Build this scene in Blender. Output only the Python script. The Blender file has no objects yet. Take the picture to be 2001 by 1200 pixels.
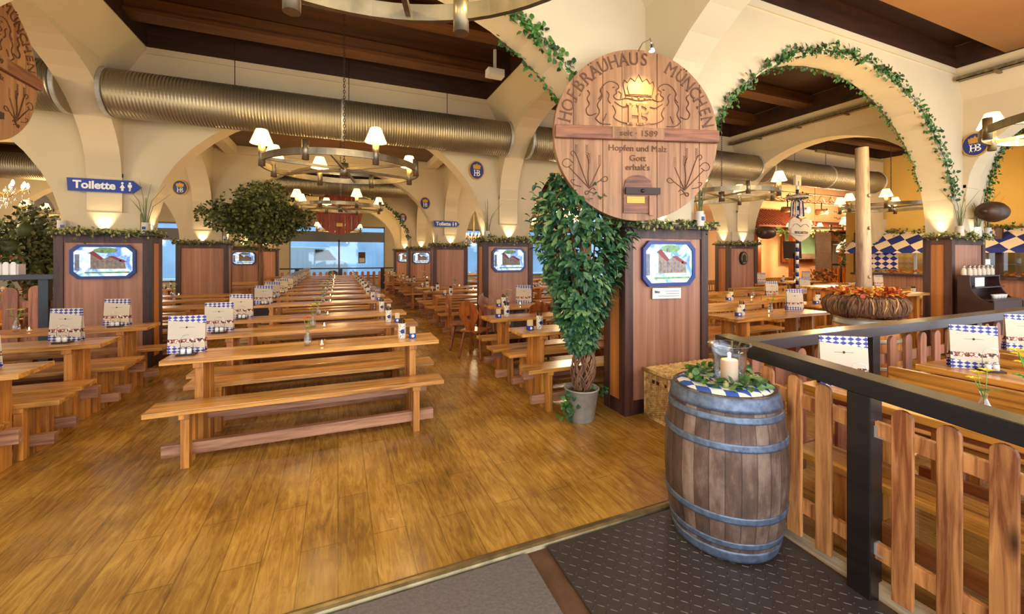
import bpy, bmesh, math, random
from mathutils import Matrix, Vector, Euler
R = random.Random(7)
PI = math.pi
sc = bpy.context.scene
COL = bpy.data.collections.new('hall'); sc.collection.children.link(COL)

# ------------------------------------------------------------------ materials
def nt(name):
    m = bpy.data.materials.new(name); m.use_nodes = True
    n = m.node_tree; n.nodes.clear()
    out = n.nodes.new('ShaderNodeOutputMaterial')
    b = n.nodes.new('ShaderNodeBsdfPrincipled')
    n.links.new(b.outputs[0], out.inputs[0])
    return m, n, b, out
def N(n, t, **k):
    x = n.nodes.new('ShaderNode' + t)
    for a, v in k.items():
        if a[0] == '_': setattr(x, a[1:], v)
        else: x.inputs[a.replace('__', ' ')].default_value = v
    return x
def L(n, a, b): n.links.new(a, b)
def c4(c): return (c[0], c[1], c[2], 1)
def plain(name, col, rough=.6, metal=0, var=0, scale=8, bump=0, spec=.5):
    m, n, b, o = nt(name)
    b.inputs['Base Color'].default_value = c4(col)
    b.inputs['Roughness'].default_value = rough
    b.inputs['Metallic'].default_value = metal
    b.inputs['Specular IOR Level'].default_value = spec
    if var or bump:
        tc = N(n, 'TexCoord'); ns = N(n, 'TexNoise', Scale=scale, Detail=5.)
        L(n, tc.outputs['Object'], ns.inputs['Vector'])
        if var:
            r = N(n, 'ValToRGB')
            r.color_ramp.elements[0].position = .3; r.color_ramp.elements[1].position = .7
            r.color_ramp.elements[0].color = c4([x * (1 - var) for x in col])
            r.color_ramp.elements[1].color = c4([min(1, x * (1 + var)) for x in col])
            L(n, ns.outputs['Fac'], r.inputs[0]); L(n, r.outputs[0], b.inputs['Base Color'])
        if bump:
            bp = N(n, 'Bump', Strength=bump, Distance=.01)
            L(n, ns.outputs['Fac'], bp.inputs['Height']); L(n, bp.outputs[0], b.inputs['Normal'])
    return m
def wood(name, dark, light, axis='X', scale=3., rough=.4, knots=0, bump=.1, coat=0, stretch=.07, board=0, bcol=.25):
    """grain runs along the named local axis; every copied thing gets its own offset"""
    m, n, b, o = nt(name)
    tc = N(n, 'TexCoord'); oi = N(n, 'ObjectInfo')
    add = N(n, 'VectorMath', _operation='MULTIPLY_ADD')
    mul = N(n, 'VectorMath', _operation='SCALE'); mul.inputs[0].default_value = (37., 11., 23.)
    L(n, oi.outputs['Random'], mul.inputs['Scale'])
    s = {'X': (stretch, 1, 1), 'Y': (1, stretch, 1), 'Z': (1, 1, stretch)}[axis]
    add.inputs[1].default_value = s
    L(n, tc.outputs['Object'], add.inputs[0]); L(n, mul.outputs[0], add.inputs[2])
    n1 = N(n, 'TexNoise', Scale=scale * 9, Detail=6., Roughness=.62, Distortion=.6)
    n2 = N(n, 'TexNoise', Scale=scale * 2.2, Detail=3.)
    L(n, add.outputs[0], n1.inputs['Vector']); L(n, add.outputs[0], n2.inputs['Vector'])
    mx = N(n, 'Math', _operation='MULTIPLY_ADD'); mx.inputs[1].default_value = .62
    ms = N(n, 'Math', _operation='MULTIPLY'); ms.inputs[1].default_value = .38
    L(n, n2.outputs['Fac'], ms.inputs[0]); L(n, n1.outputs['Fac'], mx.inputs[0]); L(n, ms.outputs[0], mx.inputs[2])
    r = N(n, 'ValToRGB'); e = r.color_ramp.elements
    e[0].position = .39; e[0].color = c4(dark); e[1].position = .59; e[1].color = c4(light)
    L(n, mx.outputs[0], r.inputs[0])
    col = r.outputs[0]
    if knots:
        v = N(n, 'TexVoronoi', Scale=2.4, Randomness=1.)
        mp = N(n, 'Mapping'); mp.inputs['Scale'].default_value = {'X': (1, 3, 3), 'Y': (3, 1, 3), 'Z': (3, 3, 1)}[axis]
        ad = N(n, 'VectorMath', _operation='ADD')
        L(n, tc.outputs['Object'], ad.inputs[0]); L(n, mul.outputs[0], ad.inputs[1])
        L(n, ad.outputs[0], mp.inputs[0]); L(n, mp.outputs[0], v.inputs['Vector'])
        kr = N(n, 'ValToRGB'); k = kr.color_ramp.elements
        k[0].position = .06; k[0].color = (1, 1, 1, 1); k[1].position = .22; k[1].color = (0, 0, 0, 1)
        L(n, v.outputs['Distance'], kr.inputs[0])
        mk = N(n, 'Math', _operation='MULTIPLY'); mk.inputs[1].default_value = knots
        L(n, kr.outputs[0], mk.inputs[0])
        mi = N(n, 'MixRGB'); mi.inputs[2].default_value = c4([x * .35 for x in dark])
        L(n, mk.outputs[0], mi.inputs[0]); L(n, col, mi.inputs[1]); col = mi.outputs[0]
    hs = N(n, 'HueSaturation')
    va = N(n, 'MapRange'); va.inputs['To Min'].default_value = .86; va.inputs['To Max'].default_value = 1.14
    L(n, oi.outputs['Random'], va.inputs['Value']); L(n, va.outputs[0], hs.inputs['Value'])
    L(n, col, hs.inputs['Color']); L(n, hs.outputs[0], b.inputs['Base Color'])
    b.inputs['Roughness'].default_value = rough
    if coat: b.inputs['Coat Weight'].default_value = coat; b.inputs['Coat Roughness'].default_value = .15
    bp = N(n, 'Bump', Strength=bump, Distance=.004)
    L(n, n1.outputs['Fac'], bp.inputs['Height']); L(n, bp.outputs[0], b.inputs['Normal'])
    return m
def emit(name, col, s):
    m, n, b, o = nt(name)
    b.inputs['Base Color'].default_value = c4(col); b.inputs['Emission Color'].default_value = c4(col)
    b.inputs['Emission Strength'].default_value = s
    return m
def glass(name, tint=(1, 1, 1), refl=.12, rough=.03):
    m, n, b, o = nt(name); n.nodes.remove(b)
    t = N(n, 'BsdfTransparent'); t.inputs[0].default_value = c4(tint)
    g = N(n, 'BsdfGlossy', Roughness=rough)
    lw = N(n, 'LayerWeight', Blend=.35); mp = N(n, 'Math', _operation='MULTIPLY_ADD')
    mp.inputs[1].default_value = .5; mp.inputs[2].default_value = refl
    L(n, lw.outputs['Facing'], mp.inputs[0])
    cl = N(n, 'Clamp'); cl.inputs['Max'].default_value = .8
    L(n, mp.outputs[0], cl.inputs[0])
    mx = N(n, 'MixShader'); L(n, cl.outputs[0], mx.inputs[0]); L(n, t.outputs[0], mx.inputs[1]); L(n, g.outputs[0], mx.inputs[2])
    L(n, mx.outputs[0], o.inputs[0])
    return m
def lozenge_nodes(n, w, h, ax=('X', 'Z'), off=(0, 0)):
    tc = N(n, 'TexCoord'); sp = N(n, 'SeparateXYZ'); L(n, tc.outputs['Object'], sp.inputs[0])
    a = N(n, 'Math', _operation='MULTIPLY'); a.inputs[1].default_value = 1 / w; L(n, sp.outputs[ax[0]], a.inputs[0])
    d = N(n, 'Math', _operation='MULTIPLY'); d.inputs[1].default_value = 1 / h; L(n, sp.outputs[ax[1]], d.inputs[0])
    u = N(n, 'Math', _operation='ADD'); L(n, a.outputs[0], u.inputs[0]); L(n, d.outputs[0], u.inputs[1])
    v = N(n, 'Math', _operation='SUBTRACT'); L(n, a.outputs[0], v.inputs[0]); L(n, d.outputs[0], v.inputs[1])
    cb = N(n, 'CombineXYZ'); L(n, u.outputs[0], cb.inputs[0]); L(n, v.outputs[0], cb.inputs[1]); cb.inputs[2].default_value = .5
    ck = N(n, 'TexChecker', Scale=1.); L(n, cb.outputs[0], ck.inputs['Vector'])
    return ck, sp
def lozenge(name, w, h, blue, white, ax=('X', 'Z'), rough=.7):
    m, n, b, o = nt(name); ck, sp = lozenge_nodes(n, w, h, ax)
    ck.inputs['Color1'].default_value = c4(blue); ck.inputs['Color2'].default_value = c4(white)
    L(n, ck.outputs[0], b.inputs['Base Color']); b.inputs['Roughness'].default_value = rough
    return m
def lin(r, g, b):
    f = lambda x: (x / 255 / 12.92) if x <= 10 else ((x / 255 + .055) / 1.055) ** 2.4
    return (f(r), f(g), f(b))

M = {}
WD, WL = lin(138, 84, 28), lin(222, 158, 74)
M['table'] = wood('oiled_pine', WD, WL, 'X', 2.6, .3, .5, .08, coat=.25)
M['table_z'] = wood('oiled_pine_upright', lin(132, 76, 26), lin(206, 136, 58), 'Z', 2.6, .4, .4, .08)
M['table_y'] = wood('oiled_pine_crosswise', WD, lin(226, 158, 66), 'Y', 2.6, .32, .5, .08, coat=.25)
M['beam'] = wood('worn_stretcher_wood', lin(122, 78, 50), lin(182, 132, 98), 'X', 3, .5, .4)
M['beam_y'] = wood('worn_stretcher_wood_crosswise', lin(120, 62, 25), lin(180, 108, 52), 'Y', 3, .5, .4)
M['picket'] = wood('picket_wood', lin(124, 66, 28), lin(212, 144, 82), 'Z', 3, .45, 1., .2)
M['picket_far'] = wood('weathered_picket_wood', lin(122, 70, 45), lin(175, 112, 78), 'Z', 3, .5, .7, .1)
M['black'] = wood('black_stained_timber', lin(10, 6, 6), lin(28, 18, 16), 'Y', 2, .38, 0, .1, coat=.2)
M['black_x'] = wood('black_stained_rail', lin(18, 11, 12), lin(46, 32, 32), 'X', 2, .38, 0, .1, coat=.25)
M['post'] = wood('dark_stained_post', lin(38, 18, 14), lin(84, 50, 38), 'Z', 2, .5, 0, .2)
M['panel'] = wood('walnut_panel', lin(140, 88, 62), lin(182, 128, 98), 'Z', 1.3, .45, 0, .03, stretch=.03)
M['panel_w'] = wood('golden_side_panel', lin(150, 84, 30), lin(196, 124, 58), 'Z', 1.3, .45, 0, .03, stretch=.03)
M['chair'] = wood('chestnut_chair_wood', lin(112, 52, 18), lin(160, 86, 34), 'Z', 2, .35, 0, .05, coat=.2)
M['log'] = wood('peeled_log', lin(150, 116, 84), lin(206, 178, 136), 'Z', 2.5, .6, .8, .2)
M['disc'] = wood('cask_head_oak', lin(126, 84, 50), lin(166, 118, 76), 'Z', 2.2, .5, .3, .15, stretch=.05)
M['disc_bar'] = wood('cask_head_crossbar', lin(84, 46, 26), lin(150, 92, 58), 'X', 3, .5, .6, .3)
M['carve'] = plain('carved_groove', lin(98, 60, 34), .7)
M['red_oak'] = wood('red_cask_oak', lin(120, 40, 18), lin(176, 76, 38), 'Z', 2, .5)
M['plaster'] = plain('cream_plaster', lin(202, 182, 146), .85, var=.03, scale=2, bump=.03)
M['plaster_w'] = plain('yellow_wall_paint', lin(214, 172, 84), .85, var=.03, scale=2)
M['ceil_dark'] = wood('brown_ceiling_boards', lin(34, 16, 6), lin(60, 30, 10), 'X', 1.5, .5)
M['ceil_beam'] = wood('brown_ceiling_joist', lin(62, 32, 8), lin(98, 56, 18), 'X', 1.5, .45)
M['ceil_tan'] = plain('tan_ceiling', lin(140, 92, 40), .8, var=.05, scale=1)
M['iron'] = plain('brushed_iron', lin(132, 118, 92), .38, .85, var=.25, scale=9)
M['iron_dark'] = plain('dark_iron', lin(60, 46, 38), .5, .5)
M['steel'] = plain('bright_steel', (.7, .7, .7), .25, 1)
M['zinc'] = plain('galvanised_zinc', lin(172, 168, 156), .45, .35, var=.15, scale=14, bump=.15)
M['hoop'] = plain('galvanised_hoop', lin(104, 114, 130), .5, .5, var=.35, scale=30, bump=.3)
M['blue'] = plain('royal_blue_enamel', lin(22, 52, 140), .4)
M['blue_frame'] = plain('navy_frame_paint', lin(28, 44, 112), .35)
M['white'] = plain('white_enamel', lin(238, 234, 226), .4)
M['gold'] = plain('gold_paint', lin(196, 146, 52), .35, .3)
M['paper'] = plain('white_paper', lin(232, 224, 214), .8)
M['ink'] = plain('printing_ink', lin(60, 50, 48), .8)
M['napkin'] = plain('paper_napkins', lin(226, 196, 150), .85)
M['wax'] = plain('ivory_wax', lin(246, 214, 176), .5)
M['wax'].node_tree.nodes['Principled BSDF'].inputs['Subsurface Weight'].default_value = .3
M['wax_top'] = emit('glowing_wax', (1, .6, .2), 2.2)
M['flame'] = emit('candle_flame', (1, .72, .3), 14)
M['shade'] = emit('lit_lamp_shade', (1, .74, .34), 1.5)
M['bulb'] = emit('small_bulb', (1, .85, .6), 22)
M['spot'] = emit('spotlight_lens', (1, .95, .85), 25)
M['glass'] = glass('clear_glass', (.95, .96, .97), refl=.07)
M['pane'] = glass('window_pane', (.86, .93, .97), .06)
M['mug'] = plain('grey_stoneware', lin(206, 192, 172), .4, var=.06, scale=20)
M['crock'] = None
M['soil'] = plain('potting_soil', lin(70, 50, 40), .95, var=.3, scale=40, bump=.6)
M['twig'] = wood('twisted_vine_bark', lin(78, 48, 32), lin(150, 106, 72), 'Z', 6, .8, 0, .4)
M['leaf1'] = plain('leaf_green', lin(56, 94, 50), .45)
M['leaf2'] = plain('leaf_deep_green', lin(34, 76, 48), .42)
M['leaf3'] = plain('leaf_pale_green', lin(104, 134, 76), .5)
M['ivy1'] = plain('ivy_green', lin(62, 104, 34), .45)
M['ivy2'] = plain('ivy_dark_green', lin(34, 66, 24), .45)
M['hop'] = plain('dried_hop_cone', lin(164, 156, 88), .8)
M['hopleaf'] = plain('dried_hop_leaf', lin(96, 98, 48), .8)
M['tree1'] = plain('olive_foliage', lin(104, 112, 50), .6)
M['tree2'] = plain('dark_olive_foliage', lin(60, 70, 30), .6)
M['aut1'] = plain('autumn_orange_leaf', lin(206, 104, 36), .6)
M['aut2'] = plain('autumn_red_leaf', lin(160, 52, 22), .6)
M['aut3'] = plain('autumn_gold_leaf', lin(222, 160, 60), .6)
M['petal_o'] = plain('orange_petal', lin(236, 112, 56), .6)
M['petal_y'] = plain('yellow_petal', lin(246, 214, 60), .6)
M['petal_w'] = plain('cream_petal', lin(236, 226, 150), .6)
M['stem'] = plain('green_stem', lin(104, 150, 60), .6)
M['grass'] = plain('reed_green', lin(96, 110, 66), .7)
M['carpet'] = plain('grey_entrance_carpet', lin(104, 92, 84), .95, var=.12, scale=60, bump=.5)
M['brownstrip'] = plain('worn_brown_threshold', lin(88, 58, 38), .6, var=.3, scale=10)
M['brass'] = plain('worn_metal_strip', lin(150, 132, 96), .35, .8, var=.3, scale=14)
M['kerb'] = wood('pale_kerb_wood', lin(150, 122, 90), lin(205, 176, 136), 'Y', 3, .6)
M['duct'] = None
M['brown'] = plain('dark_brown_lacquer', lin(52, 24, 14), .4)
M['orange_wall'] = plain('orange_stage_wall', lin(240, 196, 142), .8, var=.06, scale=.7)
M['tile'] = plain('terracotta_roof_tile', lin(150, 72, 44), .7, var=.25, scale=9)
M['mint'] = plain('mint_green_board', lin(150, 208, 170), .6)
M['truss'] = plain('aluminium_truss', lin(190, 150, 120), .4, .6)
M['pink'] = emit('pink_stage_light', (1, .15, .4), 6)
M['exit'] = emit('green_exit_panel', (.1, .6, .2), 1.2)
M['doorlight'] = emit('bright_ceiling_panel', (1, .92, .95), 3)
M['grey'] = plain('mid_grey_paint', lin(120, 118, 120), .6)
M['street'] = plain('street_facade', lin(158, 192, 216), .8, var=.25, scale=.35)
M['asphalt'] = plain('asphalt', lin(170, 180, 190), .9)
M['van'] = plain('pale_blue_van_paint', lin(196, 220, 232), .3)
M['cable'] = plain('cable_tray_metal', lin(120, 104, 72), .5, .5, var=.4, scale=20)
M['kettle'] = plain('dark_bronze', lin(74, 50, 34), .4, .3)

# corrugated silver duct: ribs across its run
def duct_mat():
    m, n, b, o = nt('corrugated_duct')
    tc = N(n, 'TexCoord'); mp = N(n, 'Mapping'); L(n, tc.outputs['Object'], mp.inputs[0])
    w = N(n, 'TexWave', Scale=8., Distortion=.25, Detail=1.); w.bands_direction = 'X'
    mp.inputs['Rotation'].default_value = (0, .03, 0)
    L(n, mp.outputs[0], w.inputs['Vector'])
    ns = N(n, 'TexNoise', Scale=1.3, Detail=3.); L(n, tc.outputs['Object'], ns.inputs['Vector'])
    r = N(n, 'ValToRGB'); r.color_ramp.elements[0].color = c4(lin(128, 116, 94)); r.color_ramp.elements[1].color = c4(lin(176, 164, 138))
    L(n, ns.outputs['Fac'], r.inputs[0]); L(n, r.outputs[0], b.inputs['Base Color'])
    bp = N(n, 'Bump', Strength=.9, Distance=.02); L(n, w.outputs['Fac'], bp.inputs['Height']); L(n, bp.outputs[0], b.inputs['Normal'])
    b.inputs['Metallic'].default_value = .8; b.inputs['Roughness'].default_value = .4
    return m
M['duct'] = duct_mat()
def floor_mat():
    m, n, b, o = nt('vinyl_plank_floor')
    tc = N(n, 'TexCoord'); mp = N(n, 'Mapping'); mp.inputs['Rotation'].default_value = (0, 0, PI / 2)
    L(n, tc.outputs['Object'], mp.inputs[0])
    br = N(n, 'TexBrick', Scale=1., Mortar__Size=.003, Brick__Width=1.25, Row__Height=.185, Bias=0.)
    br.offset = .37
    br.inputs['Color1'].default_value = c4((.40,) * 3); br.inputs['Color2'].default_value = c4((.60,) * 3); br.inputs['Mortar'].default_value = c4((.12,) * 3)
    L(n, mp.outputs[0], br.inputs['Vector'])
    st = N(n, 'Mapping'); st.inputs['Scale'].default_value = (.13, 1, 1); L(n, mp.outputs[0], st.inputs[0])
    n1 = N(n, 'TexNoise', Scale=30., Detail=8., Roughness=.68, Distortion=1.2); L(n, st.outputs[0], n1.inputs['Vector'])
    n2 = N(n, 'TexNoise', Scale=2.2, Detail=4.); L(n, tc.outputs['Object'], n2.inputs['Vector'])
    n3 = N(n, 'TexNoise', Scale=2.2, Detail=8., Distortion=.6); L(n, tc.outputs['Object'], n3.inputs['Vector'])
    r = N(n, 'ValToRGB'); e = r.color_ramp.elements
    e[0].position = .3; e[0].color = c4(lin(96, 62, 20)); e[1].position = .7; e[1].color = c4(lin(210, 162, 74))
    x = e.new(.48); x.color = c4(lin(158, 112, 44))
    a = N(n, 'Math', _operation='MULTIPLY_ADD'); a.inputs[1].default_value = .6
    s2 = N(n, 'Math', _operation='MULTIPLY'); s2.inputs[1].default_value = .4
    L(n, n3.outputs['Fac'], s2.inputs[0]); L(n, n1.outputs['Fac'], a.inputs[0]); L(n, s2.outputs[0], a.inputs[2]); L(n, a.outputs[0], r.inputs[0])
    mx = N(n, 'MixRGB', _blend_type='OVERLAY'); mx.inputs[0].default_value = .55
    L(n, r.outputs[0], mx.inputs[1]); L(n, br.outputs['Color'], mx.inputs[2])
    L(n, mx.outputs[0], b.inputs['Base Color'])
    rr = N(n, 'MapRange'); rr.inputs['To Min'].default_value = .1; rr.inputs['To Max'].default_value = .36
    L(n, n2.outputs['Fac'], rr.inputs[0]); L(n, rr.outputs[0], b.inputs['Roughness'])
    b.inputs['Specular IOR Level'].default_value = .6
    bp = N(n, 'Bump', Strength=.12, Distance=.004); L(n, a.outputs[0], bp.inputs['Height']); L(n, bp.outputs[0], b.inputs['Normal'])
    return m
M['floor'] = floor_mat()
def stave_mat():
    m, n, b, o = nt('aged_barrel_oak')
    tc = N(n, 'TexCoord'); sp = N(n, 'SeparateXYZ'); L(n, tc.outputs['Object'], sp.inputs[0])
    at = N(n, 'Math', _operation='ARCTAN2'); L(n, sp.outputs['Y'], at.inputs[0]); L(n, sp.outputs['X'], at.inputs[1])
    k = N(n, 'Math', _operation='MULTIPLY'); k.inputs[1].default_value = 26 / (2 * PI); L(n, at.outputs[0], k.inputs[0])
    fl = N(n, 'Math', _operation='FLOOR'); L(n, k.outputs[0], fl.inputs[0])
    wn = N(n, 'TexWhiteNoise', _noise_dimensions='1D'); L(n, fl.outputs[0], wn.inputs['W'])
    mp = N(n, 'Mapping'); mp.inputs['Scale'].default_value = (1, 1, .3); L(n, tc.outputs['Object'], mp.inputs[0])
    ns = N(n, 'TexNoise', Scale=15., Detail=7., Roughness=.7); L(n, mp.outputs[0], ns.inputs['Vector'])
    n2 = N(n, 'TexNoise', Scale=3.2, Detail=5., Roughness=.6); L(n, tc.outputs['Object'], n2.inputs['Vector'])
    ad = N(n, 'Math', _operation='MULTIPLY_ADD'); ad.inputs[1].default_value = .16; L(n, wn.outputs['Value'], ad.inputs[0])
    m3 = N(n, 'Math', _operation='MULTIPLY_ADD'); m3.inputs[1].default_value = .45; L(n, ns.outputs['Fac'], m3.inputs[0])
    m4 = N(n, 'Math', _operation='MULTIPLY'); m4.inputs[1].default_value = .45; L(n, n2.outputs['Fac'], m4.inputs[0])
    L(n, m4.outputs[0], m3.inputs[2]); L(n, m3.outputs[0], ad.inputs[2])
    r = N(n, 'ValToRGB'); e = r.color_ramp.elements
    e[0].position = .36; e[0].color = c4(lin(44, 30, 22)); e[1].position = .7; e[1].color = c4(lin(150, 124, 104)); x = e.new(.52); x.color = c4(lin(94, 68, 52))
    L(n, ad.outputs[0], r.inputs[0])
    fr = N(n, 'Math', _operation='FRACT'); L(n, k.outputs[0], fr.inputs[0])
    pp = N(n, 'Math', _operation='PINGPONG'); pp.inputs[1].default_value = .5; L(n, fr.outputs[0], pp.inputs[0])
    sr = N(n, 'MapRange'); sr.inputs['From Max'].default_value = .05; sr.inputs['To Min'].default_value = .25; L(n, pp.outputs[0], sr.inputs['Value'])
    sm = N(n, 'VectorMath', _operation='SCALE'); L(n, r.outputs[0], sm.inputs[0]); L(n, sr.outputs[0], sm.inputs['Scale'])
    L(n, sm.outputs[0], b.inputs['Base Color']); b.inputs['Roughness'].default_value = .7
    bp = N(n, 'Bump', Strength=.35, Distance=.005); L(n, ns.outputs['Fac'], bp.inputs['Height']); L(n, bp.outputs[0], b.inputs['Normal'])
    return m
M['stave'] = stave_mat()
def tread_mat():
    m, n, b, o = nt('rubber_tread_plate')
    b.inputs['Base Color'].default_value = c4(lin(60, 50, 44)); b.inputs['Roughness'].default_value = .38
    b.inputs['Specular IOR Level'].default_value = .7
    return m
M['tread'] = tread_mat()
def wicker_mat():
    m, n, b, o = nt('woven_willow')
    tc = N(n, 'TexCoord'); ns = N(n, 'TexNoise', Scale=22., Detail=4.); L(n, tc.outputs['Object'], ns.inputs['Vector'])
    r = N(n, 'ValToRGB'); r.color_ramp.elements[0].position = .3; r.color_ramp.elements[1].position = .7
    r.color_ramp.elements[0].color = c4(lin(150, 104, 50)); r.color_ramp.elements[1].color = c4(lin(222, 178, 104))
    L(n, ns.outputs['Fac'], r.inputs[0]); L(n, r.outputs[0], b.inputs['Base Color']); b.inputs['Roughness'].default_value = .55
    return m
M['wicker'] = wicker_mat()
def menu_mat():
    m, n, b, o = nt('menu_print')
    ck, sp = lozenge_nodes(n, .042, .026)
    ck.inputs['Color1'].default_value = c4(lin(46, 48, 130)); ck.inputs['Color2'].default_value = c4(lin(216, 208, 196))
    def gt(v, w=None):
        g = N(n, 'Math', _operation='GREATER_THAN'); g.inputs[1].default_value = v; L(n, (w or sp.outputs['Z']), g.inputs[0]); return g.outputs[0]
    def mix(f, a, c):
        x = N(n, 'MixRGB'); L(n, f, x.inputs[0])
        if isinstance(a, tuple): x.inputs[1].default_value = c4(a)
        else: L(n, a, x.inputs[1])
        if isinstance(c, tuple): x.inputs[2].default_value = c4(c)
        else: L(n, c, x.inputs[2])
        return x.outputs[0]
    tilt = N(n, 'Math', _operation='MULTIPLY_ADD'); tilt.inputs[1].default_value = .12; L(n, sp.outputs['X'], tilt.inputs[0]); L(n, sp.outputs['Z'], tilt.inputs[2])
    cream = lin(210, 190, 160)
    a = mix(gt(.262, tilt.outputs[0]), cream, ck.outputs[0])
    ns = N(n, 'TexNoise', Scale=70., Detail=2.); tc = N(n, 'TexCoord'); L(n, tc.outputs['Object'], ns.inputs['Vector'])
    pr = N(n, 'ValToRGB'); e = pr.color_ramp.elements
    e[0].position = .42; e[0].color = c4(lin(40, 24, 20)); e[1].position = .6; e[1].color = c4(lin(236, 220, 196)); x = e.new(.52); x.color = c4(lin(176, 80, 40))
    L(n, ns.outputs['Fac'], pr.inputs[0])
    c = mix(gt(.118), pr.outputs[0], a)
    d = mix(gt(.085), cream, c)
    low = mix(gt(.05, tilt.outputs[0]), ck.outputs[0], d)
    # a small line of lettering
    L(n, low, b.inputs['Base Color']); b.inputs['Roughness'].default_value = .5
    return m
M['menu'] = menu_mat()
M['cloth'] = lozenge('blue_white_lozenge_cloth', .075, .12, lin(50, 84, 160), lin(236, 230, 206), ('X', 'Y'))
M['awning'] = lozenge('blue_white_awning', .44, .32, lin(26, 44, 122), lin(236, 214, 184), ('Y', 'Z'))
M['bunting'] = lozenge('blue_white_bunting', .2, .16, lin(30, 40, 120), lin(236, 214, 190), ('Y', 'Z'))
def crock_mat():
    m, n, b, o = nt('printed_cutlery_crock')
    tc = N(n, 'TexCoord'); v = N(n, 'TexVoronoi', Scale=60.); L(n, tc.outputs['Object'], v.inputs['Vector'])
    r = N(n, 'ValToRGB'); e = r.color_ramp.elements; e[0].position = .25; e[0].color = c4(lin(90, 96, 140)); e[1].position = .42; e[1].color = c4(lin(228, 216, 186))
    L(n, v.outputs['Distance'], r.inputs[0]); L(n, r.outputs[0], b.inputs['Base Color']); b.inputs['Roughness'].default_value = .35
    return m
M['crock'] = crock_mat()
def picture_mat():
    """sky reflected in the pillar mirrors, painted in with an added glow"""
    m, n, b, o = nt('painted_mirror_reflection')
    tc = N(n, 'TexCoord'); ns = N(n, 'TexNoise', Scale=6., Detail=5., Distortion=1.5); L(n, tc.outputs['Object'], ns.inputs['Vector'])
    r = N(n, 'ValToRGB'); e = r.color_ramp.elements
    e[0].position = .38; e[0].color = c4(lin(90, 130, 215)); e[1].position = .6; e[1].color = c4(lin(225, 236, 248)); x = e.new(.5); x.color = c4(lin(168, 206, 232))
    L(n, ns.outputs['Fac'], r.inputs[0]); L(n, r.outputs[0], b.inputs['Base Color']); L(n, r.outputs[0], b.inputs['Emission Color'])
    b.inputs['Emission Strength'].default_value = .5; b.inputs['Roughness'].default_value = .1  # added emission imitates the bright reflection in the mirror glass
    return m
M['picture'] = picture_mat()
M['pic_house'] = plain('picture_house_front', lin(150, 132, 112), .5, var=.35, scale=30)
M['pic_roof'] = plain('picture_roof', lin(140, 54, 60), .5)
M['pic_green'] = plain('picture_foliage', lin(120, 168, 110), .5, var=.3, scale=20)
M['pic_grey'] = plain('picture_grey_front', lin(120, 124, 140), .5, var=.35, scale=30)

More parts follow.
